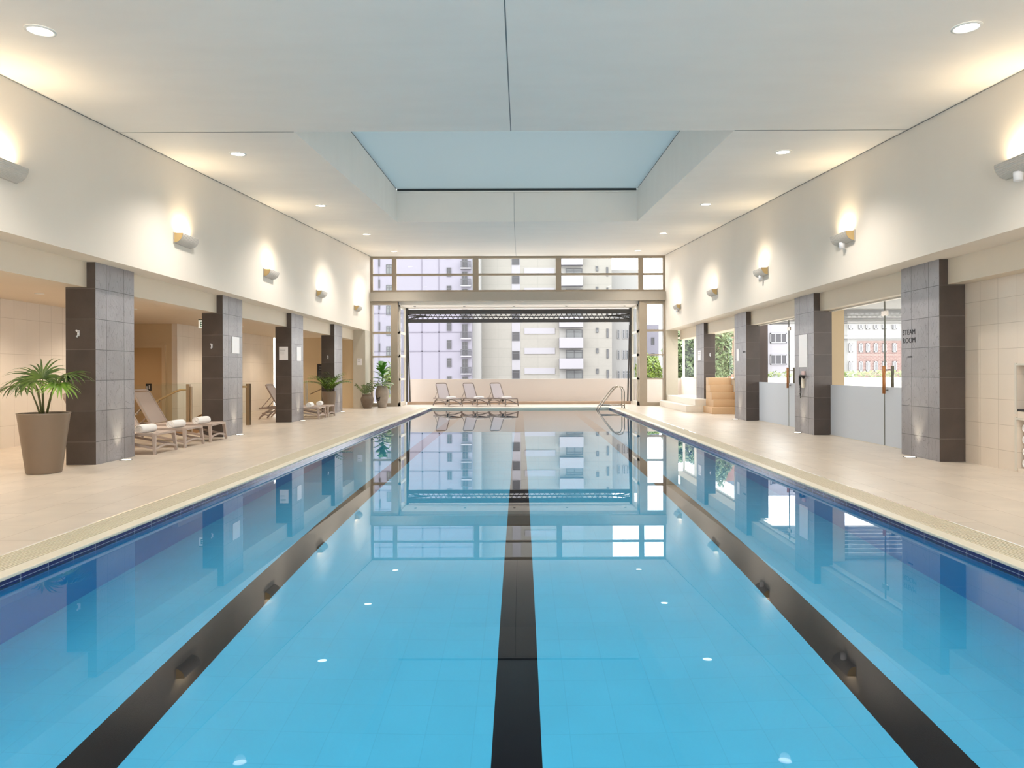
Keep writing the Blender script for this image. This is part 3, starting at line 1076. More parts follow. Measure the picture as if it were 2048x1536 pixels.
# ------------------------------------------------------------------ loungers and towels
def make_lounger(name, towel=None):
    """foot end towards +x, origin on the floor under the middle of the lounger; 2.1 long, 0.8 wide"""
    e = empty(name)
    hw = 0.36
    zs_ = 0.385
    # seat rails + end bar as one frame
    rail = [(-.022, -.03), (.022, -.03), (.022, .03), (-.022, .03)]
    bb = MB()
    for s__ in (-1, 1):
        bb.sweep([(-1.0, s__ * hw, zs_ - 0.01), (-0.4, s__ * hw, zs_ - 0.015), (0.3, s__ * hw, zs_ - 0.01), (0.95, s__ * hw, zs_), (1.02, s__ * (hw - 0.01), zs_ - 0.012)], rail, smooth=False)
    bb.sweep([(1.0, -hw, zs_ - 0.005), (1.015, 0, zs_ + 0.004), (1.0, hw, zs_ - 0.005)], [(-.035, -.02), (.035, -.02), (.035, .02), (-.035, .02)], smooth=False)
    bb.sweep([(-0.98, -hw, zs_ - 0.02), (-0.98, hw, zs_ - 0.02)], rail, smooth=False)
    bb.done('frame', M['lounger'], e, bevel=0.006)
    # seat
    bb = MB()
    nn = 12
    for i in range(nn):
        u0, u1 = i / nn, (i + 1) / nn
        xa_, xb_ = -0.34 + 1.32 * u0, -0.34 + 1.32 * u1
        dz0, dz1 = -0.03 * math.sin(PI * u0), -0.03 * math.sin(PI * u1)
        bb.quad((xa_, -hw + .01, zs_ + .022 + dz0 * .3), (xb_, -hw + .01, zs_ + .022 + dz1 * .3), (xb_, 0, zs_ + .022 + dz1), (xa_, 0, zs_ + .022 + dz0))
        bb.quad((xa_, 0, zs_ + .022 + dz0), (xb_, 0, zs_ + .022 + dz1), (xb_, hw - .01, zs_ + .022 + dz1 * .3), (xa_, hw - .01, zs_ + .022 + dz0 * .3))
    bb.done('seat', M['sling'], e, flip=False)
    # backrest, raised about 58 degrees
    an = math.radians(60)
    bx, bz, bl = -0.36, zs_ + 0.02, 0.88
    dx, dz_ = -math.cos(an), math.sin(an)

    def bp(t, y, off=0.0):
        return (bx + dx * t + math.sin(an) * off, y, bz + dz_ * t + math.cos(an) * off)
    bb = MB()
    bb.mi = 0
    path = [bp(0, -hw + .02), bp(bl * .9, -hw + .035), bp(bl * .98, -hw + 0.07), bp(bl, -hw + .14), bp(bl, 0), bp(bl, hw - .14), bp(bl * .98, hw - 0.07), bp(bl * .9, hw - .035), bp(0, hw - .02)]
    bb.sweep(path, [(-.018, -.022), (.018, -.022), (.018, .022), (-.018, .022)], up=(math.sin(an), 0, math.cos(an)), smooth=False)
    bk = bb.done('backrest', M['lounger'], e)
    bb = MB()
    for i in range(6):
        t0, t1 = bl * (0.02 + 0.155 * i), bl * (0.02 + 0.155 * (i + 1))
        for ya, yb in ((-hw + .03, 0), (0, hw - .03)):
            bb.quad(bp(t0, ya, .012), bp(t1, ya, .012), bp(t1, yb, .012), bp(t0, yb, .012))
    bb.done('sling', M['sling'], bk, flip=False)
    # prop strut under the backrest
    bb = MB()
    for s__ in (-1, 1):
        bb.tube([bp(bl * 0.5, s__ * (hw - .06), -.02), (-0.96, s__ * (hw - .06), zs_ - 0.02)], 0.014, 6)
    bb.tube([(-0.96, -hw + .06, zs_ - 0.02), (-0.96, hw - .06, zs_ - 0.02)], 0.014, 6)
    bb.done('prop_strut', M['lounger'], e)
    # legs
    lp = [(-.024, -.034), (.024, -.034), (.024, .034), (-.024, .034)]
    for s__ in (-1, 1):
        bb = MB()
        bb.sweep([(0.985, s__ * (hw - .005), zs_), (1.02, s__ * (hw + .045), 0.0)], lp, scale=[1.1, 0.75], up=(1, 0, 0), smooth=False)
        bb.done('leg', M['lounger'], e, bevel=0.006)
        bb = MB()
        bb.sweep([(-0.52, s__ * hw, zs_ - .02), (-0.74, s__ * (hw + .005), 0.26), (-0.93, s__ * (hw + .015), 0.1), (-1.0, s__ * (hw + .02), 0.0)], lp, scale=[1.1, 1, .9, .8], up=(0, 1, 0), smooth=False)
        bb.done('leg', M['lounger'], e, bevel=0.006)
        bb = MB()
        pts = []
        for i in range(11):
            u = i / 10
            pts.append((-0.90 + 1.88 * u, s__ * (hw - .01 + .02 * u), 0.13 + 0.185 * math.sin(PI * min(1, u * 1.55) ) * (1 if u < .645 else 0) if False else 0.12 + 0.20 * math.sin(PI * (0.12 + 0.88 * u)) * (1 - 0.35 * u)))
        bb.sweep(pts, [(-.014, -.022), (.014, -.022), (.014, .022), (-.014, .022)], smooth=False)
        bb.done('side_brace', M['lounger'], e)
    for xx, top in ((1.008, 0.12), (-0.95, 0.10)):
        bb = MB()
        pts = []
        for i in range(9):
            u = i / 8
            pts.append((xx, -hw - .03 + 2 * (hw + .03) * u, top - 0.02 + 0.055 * math.sin(PI * u)))
        bb.sweep(pts, [(-.016, -.018), (.016, -.018), (.016, .018), (-.016, .018)], smooth=False)
        bb.done('stretcher', M['lounger'], e)
    bb = MB()
    bb.sweep([(0.05, -0.03, zs_ - .12), (0.05, 0.03, zs_ - .12)], [(0.05 * math.cos(2 * PI * k / 14), 0.05 * math.sin(2 * PI * k / 14)) for k in range(14)])
    bb.box(0.03, 0.07, -0.02, 0.02, zs_ - .12, zs_ - .005)
    bb.box(0.03, 0.07, -hw, hw, zs_ - .03, zs_ - .005)
    bb.done('wheel', M['black'], e)
    return e


L0 = make_lounger('sun_lounger')
near = [(-8.03, 13.33, 0, 'taupe sun lounger on the left deck beside the column behind the large palm'),
        (-8.03, 14.50, 0, 'taupe sun lounger in the middle of the row of three on the left'),
        (-8.03, 15.66, 0, 'taupe sun lounger nearest the second slate column on the left'),
        (-7.80, 23.06, 0, 'taupe sun lounger just beyond the third slate column on the left'),
        (-7.80, 24.18, 0, 'taupe sun lounger next to the smaller potted palm on the left')]
for i, (x, y, r, lab) in enumerate(near):
    o = L0 if i == 0 else dup(L0)
    o.location = (x, y, 0)
    o.rotation_euler = (0, 0, r)
    tag(o, lab, 'sun lounger', 'sun loungers along the left deck')
far_r = math.radians(-58)
fars = [(894, 'left of the three'), (949, 'middle of the three'), (1004, 'right of the three')]
far_pos = []
for px, lab in fars:
    o = dup(L0)
    o.scale = (0.86, 0.86, 0.9)
    o.location = (PX(px, 31.6), 31.65, 0)
    o.rotation_euler = (0, 0, far_r)
    far_pos.append(o.location.copy())
    for c in [c for k_ in kids(o) for c in [k_] + kids(k_)]:
        for sl in c.material_slots:
            if sl.material in (M['sling'], M['lounger']):
                new = M['sling_sky_lit'] if sl.material == M['sling'] else M['resin_far']
                sl.link = 'OBJECT'
                sl.material = new
    tag(o, 'sun lounger tinted as sky lit in front of the low parapet, %s' % lab, 'sun lounger', 'sun loungers in front of the far parapet')


def make_roll(name, r=0.085, L_=0.44):
    """rolled towel: axis along y, rests on z=0, spiral end visible"""
    bb = MB()
    n_ = 26
    prof = []
    rows = [(-L_ / 2, 0.86), (-L_ / 2 + .012, 0.97), (-L_ / 2 + .05, 1.0), (0, 1.02), (L_ / 2 - .05, 1.0), (L_ / 2 - .012, 0.97), (L_ / 2, 0.86)]
    rings = []
    for yy, k in rows:
        ring_ = []
        for j in range(n_):
            a = 2 * PI * j / n_
            rr = r * k * (1 + 0.05 * (j / n_))
            ring_.append(bb.bm.verts.new((rr * math.cos(a) * 1.1, yy, r * 0.98 + rr * math.sin(a) * 0.95)))
        rings.append(ring_)
    for i in range(len(rings) - 1):
        for j in range(n_):
            f_ = bb.bm.faces.new((rings[i][j], rings[i][(j + 1) % n_], rings[i + 1][(j + 1) % n_], rings[i + 1][j]))
            f_.smooth = True
    for rg, s__ in ((rings[0], 1), (rings[-1], -1)):
        # spiral-stepped end
        prev = rg
        for st in range(4):
            k = 0.8 - 0.2 * st
            depth = 0.012 if st % 2 == 0 else 0.0
            cur = []
            for j in range(n_):
                a = 2 * PI * j / n_
                rr = r * k * 0.9 * (1 + 0.16 * (j / n_))
                y_ = rg[0].co.y + s__ * depth
                cur.append(bb.bm.verts.new((rr * math.cos(a) * 1.1, y_, r * 0.98 + rr * math.sin(a) * 0.95)))
            for j in range(n_):
                f_ = bb.bm.faces.new((prev[j], prev[(j + 1) % n_], cur[(j + 1) % n_], cur[j]))
            prev = cur
        bb.bm.faces.new(prev)
    return bb.done(name, M['towel'])


rollA = make_roll('rolled_towel')
names = ['left lounger nearest the large palm', 'middle lounger of the row of three on the left', 'left lounger nearest the second slate column',
         'lounger beyond the third slate column', 'lounger next to the smaller potted palm']
for i, (x, y, r, lab) in enumerate(near):
    o = rollA if i == 0 else dup(rollA)
    o.location = (x + (0.62 if i < 3 else 0.6), y + 0.02, 0.389)
    o.rotation_euler = (0, 0, math.radians((-8, -6, -10, 5, 8)[i]))
    tag(o, 'rolled white towel on the ' + names[i], 'towel', 'rolled towels on the left loungers')
b = MB()
for k in range(3):
    b.box(-0.2 + .004 * k, 0.2 - .003 * k, -0.13, 0.13 - .004 * k, 0.026 * k, 0.026 * k + 0.025)
fold = b.done('folded_towel', M['towel'], bevel=0.01)
for i, p in enumerate(far_pos):
    o = fold if i == 0 else dup(fold)
    dv = Vector((math.cos(far_r), math.sin(far_r), 0)) * 0.42
    o.location = (p.x + dv.x, p.y + dv.y, 0.36)
    o.rotation_euler = (0, 0, far_r + PI / 2)
    tag(o, 'folded white towel on the %s loungers before the parapet' % fars[i][1], 'towel', 'folded towels on the far loungers')
# towels stored in the lower niche: rolled, ends towards the pool
pos = [(9.98, 0.065), (9.98, 0.24), (9.99, 0.42), (10.13, 0.59)]
tn = ['at the bottom of the pile', 'second from the bottom of the pile', 'third from the bottom of the pile', 'at the top of the pile']
for i in range(4):
    yy = 10.20 - (0.0, 0.005, 0.0, -0.0)[i]
    o = dup(rollA)
    o.location = (7.86, yy, 0.063 + i * 0.178)
    o.rotation_euler = (0, 0, PI / 2)
    tag(o, 'rolled white towel in the lower wall niche, %s' % tn[i], 'towel', 'rolled towels in the wall niche')
for i in range(4):
    o = dup(rollA)
    o.location = (7.86, 9.98, 0.063 + i * 0.178)
    o.rotation_euler = (0, 0, PI / 2)
    tag(o, 'rolled white towel in the lower wall niche, inner pile %s' % tn[i].replace(' of the pile', ''), 'towel', 'rolled towels in the wall niche')

# ------------------------------------------------------------------ pots and plants
def planter(name, x, y, rt, rb, h, **k):
    e = empty(name, (x, y, 0), **k)
    bb = MB()
    bb.lathe([(rb * 0.96, 0.0), (rb, 0.02), (rt * 0.97, h - .03), (rt, h - .004), (rt - .012, h), (rt - .03, h - .005), (rt - .04, h - .09)], 40)
    bb.done('pot', M['pot'], e)
    bb = MB()
    bb.disc(0, 0, h - .06, rt - .035, 30)
    bb.done('soil', M['soil'], e, flip=False)
    return e


def leaf_strip(bb, p0, d, up, L_, wd, droop, n_=5, fold_=0.25, tip=0.05, base=0.25):
    """a tapering leaf blade drooping with gravity; d direction, V-folded"""
    d = Vector(d).normalized()
    side = d.cross(Vector(up)).normalized()
    p = Vector(p0)
    rows = []
    for i in range(n_ + 1):
        u = i / n_
        wv = wd * (base + (1 - base) * math.sin(min(1, u * 2.2) * PI / 2)) * (1 - u ** 2.2) + wd * tip * 0.2
        nrm = side.cross(d).normalized()
        rows.append((bb.bm.verts.new(p + side * wv + nrm * wv * fold_), bb.bm.verts.new(p), bb.bm.verts.new(p - side * wv + nrm * wv * fold_)))
        d = (d + Vector((0, 0, -droop / n_ * (0.4 + 1.4 * u)))).normalized()
        p = p + d * (L_ / n_)
    for i in range(n_):
        for j in (0, 1):
            f_ = bb.bm.faces.new((rows[i][j], rows[i][j + 1], rows[i + 1][j + 1], rows[i + 1][j]))
            f_.material_index = bb.mi


# large fan palm, left
rnd = random.Random(5)
pp = planter('potted_palm', -7.50, 10.62, 0.362, 0.242, 0.945, label='large fan palm in a tall tapered taupe planter on the left deck', cat='potted plant')
ZT = 0.9
fronds = [
    (-0.02, 0.0, 1.50, 95, 62, 0.46, 0), (-0.16, 0.14, 1.48, 145, 38, 0.58, 0), (-0.34, -0.06, 1.38, 185, -8, 0.50, 0), (-0.30, 0.12, 1.44, 165, 12, 0.50, 0),
    (-0.03, -0.20, 1.44, -95, -18, 0.44, 0), (0.34, -0.04, 1.52, 0, 10, 0.52, 0), (0.38, -0.20, 1.40, -35, -22, 0.42, 1), (0.16, 0.18, 1.50, 55, 30, 0.48, 0)]
for (hx, hy, hz, az, pit, sz, br) in fronds:
    bb = MB()
    bs = Vector((hx * 0.12, hy * 0.12, ZT - 0.03))
    hub = Vector((hx, hy, hz))
    mid = bs.lerp(hub, 0.55) + Vector((-hx * 0.12, -hy * 0.12, 0.10))
    bb.tube([bs, bs.lerp(mid, .5) + Vector((0, 0, .02)), mid, mid.lerp(hub, .5) + Vector((0, 0, .015)), hub], 0.011, 6, scale=[1.3, 1.1, .9, .75, .6])
    st = bb.done('stem', M['stem'], pp)
    bb = MB()
    a0 = math.radians(az)
    fx = Vector((math.cos(a0) * math.cos(math.radians(pit)), math.sin(a0) * math.cos(math.radians(pit)), math.sin(math.radians(pit))))
    sd = Vector((-math.sin(a0), math.cos(a0), 0))
    up = fx.cross(sd)
    nl = 19
    for k in range(nl):
        th = math.radians(-112 + 224 * k / (nl - 1) + rnd.uniform(-3, 3))
        dd = fx * math.cos(th) + sd * math.sin(th) + up * 0.10
        leaf_strip(bb, hub, dd, up, sz * (1.0 - 0.22 * abs(th) / 2.2) * rnd.uniform(.9, 1.06), 0.021 * rnd.uniform(.85, 1.15), rnd.uniform(.85, 1.45), 6, 0.3, base=.5)
    bb.done('frond', M['palm_bright'] if br else M['palm'], st, flip=False)

# smaller feather palm by the fourth column
pk = planter('potted_palm', -7.30, 25.72, 0.275, 0.20, 0.86, label='smaller bushy palm in a taupe planter by the fourth left column', cat='potted plant')
rnd = random.Random(11)
for k in range(20):
    az = math.radians(k * 57 + rnd.uniform(-12, 12))
    L_ = rnd.uniform(0.75, 1.02)
    el = rnd.uniform(1.05, 1.45)
    d = Vector((math.cos(az) * math.cos(el), math.sin(az) * math.cos(el), math.sin(el)))
    p = Vector((0.03 * math.cos(az), 0.03 * math.sin(az), 0.8))
    pts = [p.copy()]
    dirs = []
    for i in range(10):
        d = (d + Vector((math.cos(az) * .05, math.sin(az) * .05, -0.055 - 0.012 * i))).normalized()
        p = p + d * (L_ / 10)
        pts.append(p.copy())
        dirs.append(d.copy())
    bb = MB()
    bb.tube(pts, 0.007, 5, scale=[1.3 - .1 * i for i in range(11)])
    st = bb.done('stem', M['stem'], pk)
    bb = MB()
    for i in range(2, 11):
        dd = dirs[min(i, 9)]
        sd = dd.cross(Vector((0, 0, 1))).normalized()
        for s__ in (-1, 1):
            leaf_strip(bb, pts[i], (dd * 0.75 + sd * s__ * 0.8 + Vector((0, 0, .1))), Vector((0, 0, 1)), 0.30 * (1.1 - abs(i - 5) / 10), 0.026, .7, 4, .2, base=.5)
    bb.done('frond', M['palm_bright'] if k % 2 == 0 else M['palm'], st, flip=False)

# tall weathered urn with fiddle leaf fig
ug = empty('fig_urn', (PX(764, 30.3), 30.3, 0), label='fiddle leaf fig in a tall weathered grey urn by the far left window', cat='potted plant')
bb = MB()
bb.lathe([(0.17, 0), (0.185, 0.03), (0.25, 0.28), (0.30, 0.58), (0.29, 0.76), (0.235, 0.90), (0.215, 0.93), (0.225, 0.965), (0.205, 0.975), (0.18, 0.94)], 32)
bb.done('urn', M['urn'], ug)
bb = MB()
for k in range(16):
    a = math.radians(-118 + rnd.uniform(-18, 18))
    zz = rnd.uniform(.32, .62)
    rr = 0.185 + (0.30 - .185) * min(1, zz / .58) + .006
    s_ = rnd.uniform(.025, .05)
    c0 = Vector((rr * math.cos(a), rr * math.sin(a), zz))
    t_ = Vector((-math.sin(a), math.cos(a), 0))
    bb.poly([c0 + t_ * (s_ * math.cos(j * 1.05)) + Vector((0, 0, s_ * 1.2 * math.sin(j * 1.05))) for j in range(6)])
bb.done('flaked_patch', M['patch'], ug, flip=False)
bb = MB()
bb.disc(0, 0, 0.95, 0.19, 20)
bb.done('soil', M['soil'], ug, flip=False)
bb = MB()
bb.tube([(0, 0, .93), (0.02, 0, 1.25), (0.0, 0.01, 1.55), (0.03, 0, 1.8)], 0.014, 6)
st = bb.done('stem', M['bark'], ug)


def broad(bb, p0, d, L_, wd, droop):
    """a broad fiddle-shaped leaf"""
    d = Vector(d).normalized()
    sd = d.cross(Vector((0, 0, 1)))
    if sd.length < .2:
        sd = Vector((1, 0, 0))
    sd.normalize()
    p = Vector(p0)
    prof = [.08, .55, .72, .62, .9, 1.0, .8, .25]
    rows = []
    for i, k in enumerate(prof):
        nrm = sd.cross(d).normalized()
        rows.append((bb.bm.verts.new(p + sd * wd * k + nrm * wd * k * .25), bb.bm.verts.new(p), bb.bm.verts.new(p - sd * wd * k + nrm * wd * k * .25)))
        d = (d + Vector((0, 0, -droop / 7))).normalized()
        p = p + d * (L_ / 7)
    for i in range(len(rows) - 1):
        for j in (0, 1):
            f_ = bb.bm.faces.new((rows[i][j], rows[i][j + 1], rows[i + 1][j + 1], rows[i + 1][j]))
            f_.smooth = True
            f_.material_index = bb.mi


rnd = random.Random(3)
for k in range(20):
    zz = 1.12 + 0.036 * k
    az = k * 2.4 + 0.4
    el = 0.10 + 0.048 * k
    bb = MB()
    d = Vector((math.cos(az) * math.cos(el), math.sin(az) * math.cos(el), math.sin(el)))
    broad(bb, (0.01, 0, zz), d, 0.44 if k < 15 else .36, 0.16, .3)
    bb.done('leaf', M['fig'], ug, flip=False)
for k in range(11):
    az = k * 0.6 + 0.2
    bb = MB()
    broad(bb, (0.06 * math.cos(az), .06 * math.sin(az), 1.02 + .03 * (k % 3)), (math.cos(az), math.sin(az), 0.5 - .2 * (k % 2)), 0.50, .11, .9)
    bb.done('leaf', M['fig_pale'], ug, flip=False)

# round dark pot with zz plant
zg = empty('clay_pot', (PX(734, 29.6), 29.62, 0), label='leafy stems in a squat dark clay pot beside the tall urn', cat='potted plant')
bb = MB()
bb.lathe([(0.155, 0), (0.165, 0.02), (0.24, 0.2), (0.283, 0.38), (0.27, 0.47), (0.21, 0.535), (0.20, 0.56), (0.225, 0.60), (0.215, 0.61), (0.185, 0.57)], 32)
bb.done('pot', M['urn_dark'], zg)
bb = MB()
bb.disc(0, 0, 0.575, 0.185, 20)
bb.done('soil', M['soil'], zg, flip=False)
for k, (az, el, L_) in enumerate(((3.3, .95, .62), (0.1, 1.05, .78), (1.5, 1.35, .5), (4.6, 1.2, .45), (0.6, 1.35, .62), (2.5, 1.2, .45))):
    d = Vector((math.cos(az) * math.cos(el), math.sin(az) * math.cos(el) * .6, math.sin(el))).normalized()
    p = Vector((0.04 * math.cos(az), .03 * math.sin(az), .56))
    pts = [p.copy()]
    for i in range(8):
        d = (d + Vector((0, 0, -.05))).normalized()
        p = p + d * L_ / 8
        pts.append(p.copy())
    bb = MB()
    bb.tube(pts, .011, 5, scale=[1.4 - .12 * i for i in range(9)])
    st = bb.done('stem', M['zz'], zg)
    bb = MB()
    sd = d.cross(Vector((0, 1, 0.2))).normalized()
    for i in range(2, 9):
        for s__ in (-1, 1):
            leaf_strip(bb, pts[i], d * .7 + sd * s__ * .7, Vector((0, -1, .3)), .11, .026, .2, 3, .15, base=.4)
    bb.done('leaves', M['zz'], st, flip=False)

# ------------------------------------------------------------------ pool ladder rails at the far right
lad = empty('pool_handrail', (0, 0, 0), label='pair of bent chrome grab rails at the far right corner of the pool', cat='handrail')
for yy in (28.75, 29.45):
    bb = MB()
    bb.tube([(3.28, yy, -0.55), (3.30, yy, -0.12), (3.36, yy, 0.05), (3.95, yy, 0.80), (4.06, yy, 0.90), (4.20, yy, 0.94), (4.33, yy, 0.91), (4.40, yy, 0.82), (4.42, yy, 0.70), (4.42, yy, 0.0)], 0.027, 10)
    bb.tube([(3.42, yy, 0.13), (4.42, yy, 0.13)], 0.02, 8)
    r_ = bb.done('rail', M['chrome'], lad)
    bb = MB()
    bb.lathe([(0.055, 0.0), (0.055, 0.015), (0.03, 0.025)], 16, 4.42, yy, 0, cap_top=True)
    bb.done('flange', M['chrome'], r_)

# ------------------------------------------------------------------ glass balustrades and rails by the stairs
bal = empty('glass_balustrade', (0, 17.4, 0), label='glass balustrade with bronze handrail beside the stair, behind the three left loungers', cat='balustrade')
for k, (xa_, xb_) in enumerate(((-8.62, -9.68), (-9.72, -10.8))):
    bb = MB()
    bb.quad((xb_, 0, 0.05), (xa_, 0, 0.05), (xa_, 0, 1.27), (xb_, 0, 1.27))
    bb.done('glass_panel', M['rail_glass'], bal)
bb = MB()
bb.box(-8.60, -8.52, -0.05, 0.03, 0, 1.28)
bb.box(-8.52, -8.47, -0.03, 0.03, 0, 1.22)
bb.done('post', M['post'], bal)
bb = MB()
bb.tube([(-8.56, 0.08, 1.13), (-8.80, 0.08, 1.13), (-8.95, 0.08, 1.08), (-10.5, 0.08, 0.28)], 0.028, 8)
hr = bb.done('handrail', M['brushed'], bal)
bb = MB()
for t in (0.25, 0.6, 0.9):
    xx = -8.95 - 1.55 * t
    bb.tube([(xx, 0.08, 1.06 - .8 * t), (xx, 0.0, 0.98 - .8 * t)], 0.01, 6)
bb.done('bracket', M['chrome'], hr)
bal2 = empty('glass_balustrade', (0, 20.3, 0), label='glass balustrade ending in a steel post beyond the second left column', cat='balustrade')
for k, (xa_, xb_) in enumerate(((-8.26, -9.4), (-9.44, -10.8))):
    bb = MB()
    bb.quad((xb_, 0, 0.05), (xa_, 0, 0.05), (xa_, 0, 1.27), (xb_, 0, 1.27))
    bb.done('glass_panel', M['rail_glass'], bal2)
bb = MB()
bb.box(-8.24, -8.13, -0.06, 0.06, 0, 1.24)
bb.done('post', M['post'], bal2)
bb = MB()
bb.tube([(-8.2, -0.09, 1.15), (-8.5, -0.09, 1.15)], 0.03, 8)
bb.tube([(-8.9, -0.09, 0.55), (-9.05, -0.09, 0.55), (-10.2, -0.09, 0.0)], 0.025, 8)
bb.done('handrail', M['brushed'], bal2)
bal3 = empty('glass_balustrade', (0, 27.3, 0), label='glass balustrade with a thin rail beyond the fourth left column', cat='balustrade')
for k, (xa_, xb_) in enumerate(((-7.95, -8.62), (-8.68, -9.7))):
    bb = MB()
    bb.quad((xb_, 0, 0.03), (xa_, 0, 0.03), (xa_, 0, 1.25), (xb_, 0, 1.25))
    bb.done('glass_panel', M['rail_glass'], bal3)
bb = MB()
bb.box(-8.70, -8.62, -0.03, 0.03, 0, 1.26)
bb.done('post', M['alu_light'], bal3)
bb = MB()
bb.tube([(-7.8, -0.06, 1.02), (-8.5, -0.06, 0.70)], 0.022, 8)
bb.done('handrail', M['post'], bal3)

# ------------------------------------------------------------------ signs, hooks and small fittings
def text(body, size, loc, rot, mat, parent, align='LEFT', name='lettering'):
    cu = bpy.data.curves.new(name, 'FONT')
    cu.body = body
    cu.size = size
    cu.extrude = 0.003
    cu.align_x = align
    cu.materials.append(mat)
    t0 = bpy.data.objects.new(name, cu)
    C.objects.link(t0)
    me = bpy.data.meshes.new_from_object(t0.evaluated_get(bpy.context.evaluated_depsgraph_get()))
    bpy.data.objects.remove(t0)
    o = bpy.data.objects.new(name, me)
    C.objects.link(o)
    o.location = loc
    o.rotation_euler = rot
    if parent:
        o.parent = parent
    return o


RP = (PI / 2, 0, PI / 2)       # reads on a face looking to +x
RN = (PI / 2, 0, -PI / 2)      # reads on a face looking to -x
RC = (PI / 2, 0, 0)            # reads on a face looking to the viewer


def notice(label, loc, w_, h_, face, frame=False, lines=0, head=None):
    e = empty('wall_notice', loc, label=label, cat='notice')
    bb = MB()
    if face == 'x+':
        bb.box(0, 0.014, -w_ / 2, w_ / 2, -h_ / 2, h_ / 2)
    elif face == 'x-':
        bb.box(-0.014, 0, -w_ / 2, w_ / 2, -h_ / 2, h_ / 2)
    else:
        bb.box(-w_ / 2, w_ / 2, -0.014, 0, -h_ / 2, h_ / 2)
    bb.done('board', M['white'], e, bevel=0.003)
    if lines:
        bb = MB()
        for k in range(lines):
            zz = h_ * (0.30 - 0.5 * k / max(1, lines))
            ww = w_ * (0.36 if k < 2 else 0.30)
            t_ = 0.012 if k < 2 else 0.004
            if face == 'x+':
                bb.box(0.0145, 0.016, -w_ * .38, -w_ * .38 + ww * 1.6, zz, zz + t_)
            elif face == 'x-':
                bb.box(-0.016, -0.0145, -ww, ww, zz, zz + t_)
            else:
                bb.box(-w_ * .38, -w_ * .38 + ww * 1.6, -0.016, -0.0145, zz, zz + t_)
        bb.done('print', M['grey_txt'], e)
    return e


notice('white board on the pool side of the second left column', (CL, COLS[1] + 0.72, 2.27), 0.42, 0.42, 'x+', lines=0)
notice('white notice with printed heading on the near side of the third left column', (-7.50, COLS[2], 2.18), 0.28, 0.42, 'y', lines=5)
notice('white board on the pool side of the third left column', (CL, COLS[2] + 0.68, 2.18), 0.42, 0.46, 'x+', lines=0)
notice('small pale notice on the grey pier near the clay pot', (-7.13, 29.925, 2.05), 0.22, 0.30, 'y', lines=2)
notice('tall white board on the second right column above the phone', (CR, COLS[1] + 0.60, 2.07), 0.50, 0.82, 'x-', lines=0)
notice('white board on the pool side of the third right column', (CR, COLS[2] + 0.78, 2.10), 0.26, 0.40, 'x-', lines=0)
notice('pale board on the pool side of the fourth right column', (CR, COLS[3] + 0.62, 2.20), 0.42, 0.40, 'x-', lines=3)

ex = empty('exit_sign', (-8.66, 18.6, 2.92), label='green exit sign hanging from the aisle ceiling by the second left column', cat='sign')
bb = MB()
bb.box(-0.2, 0.32, -0.02, 0.02, -0.12, 0.10)
bb.done('sign_face', M['exit'], ex)
bb = MB()
bb.box(-0.2, 0.32, -0.03, 0.03, 0.10, 0.13)
bb.box(-0.05, -0.03, -0.01, 0.01, 0.13, 0.19)
bb.box(0.17, 0.19, -0.01, 0.01, 0.13, 0.19)
bb.done('bracket', M['olive'], ex)
text('EXIT', 0.20, (-0.17, -0.023, -0.08), RC, M['exit_txt'], ex)

bs_ = empty('wall_sign', (-8.88, 29.99, 1.60), label='black sign with white print on the tan end wall', cat='sign')
bb = MB()
bb.box(-0.15, 0.45, -0.015, 0, -0.36, 0.36)
bb.done('board', M['black'], bs_)
bb = MB()
for zz, ww in ((0.24, .12), (0.18, .10), (0.12, .12)):
    bb.box(-0.06, -0.06 + ww, -0.018, -0.0155, zz, zz + .02)
bb.box(0.04, 0.06, -0.018, -0.0155, 0.12, .26)
for k in range(9):
    bb.box(-0.10, 0.40, -0.018, -0.0155, 0.03 - .035 * k, 0.036 - .035 * k)
bb.done('print', M['grey_txt'], bs_)

sr = empty('steam_room_lettering', (CR - 0.001, COLS[0] + 1.10, 2.2), label='dark raised lettering reading steam room on the first right column', cat='lettering')
text('STEAM', 0.135, (0, 0, 0.02), RN, M['ink'], sr)
text('ROOM', 0.135, (0, 0, -0.13), RN, M['ink'], sr)
bb = MB()
bb.box(-0.004, 0.004, -0.30, -0.16, -0.40, -0.375)
bb.done('small_mark', M['ink'], sr)
sr2 = empty('sauna_lettering', (CR - 0.002, COLS[2] + 0.28, 2.16), label='tiny dark lettering on the third right column beside its white board', cat='lettering')
bb = MB()
for k in range(3):
    bb.box(-0.003, 0.006, -0.2 + k * .08, -0.145 + k * .08, 0, .05)
bb.done('mark', M['ink'], sr2)


def hook(x, y, z, label):
    e = empty('robe_hook', (x, y, z), label=label, cat='hook')
    bb = MB()
    bb.box(-0.018, 0.018, -0.012, 0.003, -0.045, 0.055)
    bb.done('back_plate', M['white'], e, bevel=0.004)
    bb = MB()
    bb.tube([(0, -0.01, 0.03), (0, -0.045, 0.04), (0.0, -0.06, 0.055)], 0.014, 8)
    bb.tube([(0, -0.01, -0.02), (0.004, -0.035, -0.045), (0.008, -0.05, -0.06), (0.008, -0.062, -0.045)], 0.012, 8)
    bb.done('prong', M['white'], e)


hook(-7.54, COLS[0], 2.24, 'small white robe hook on the first left slate column')
hook(-7.52, COLS[1], 2.22, 'small white robe hook on the second left slate column')
hook(-7.50, COLS[3], 2.17, 'small white robe hook on the fourth left slate column')
hook(CR + 0.23, COLS[3], 2.21, 'small white robe hook on the fourth right slate column')

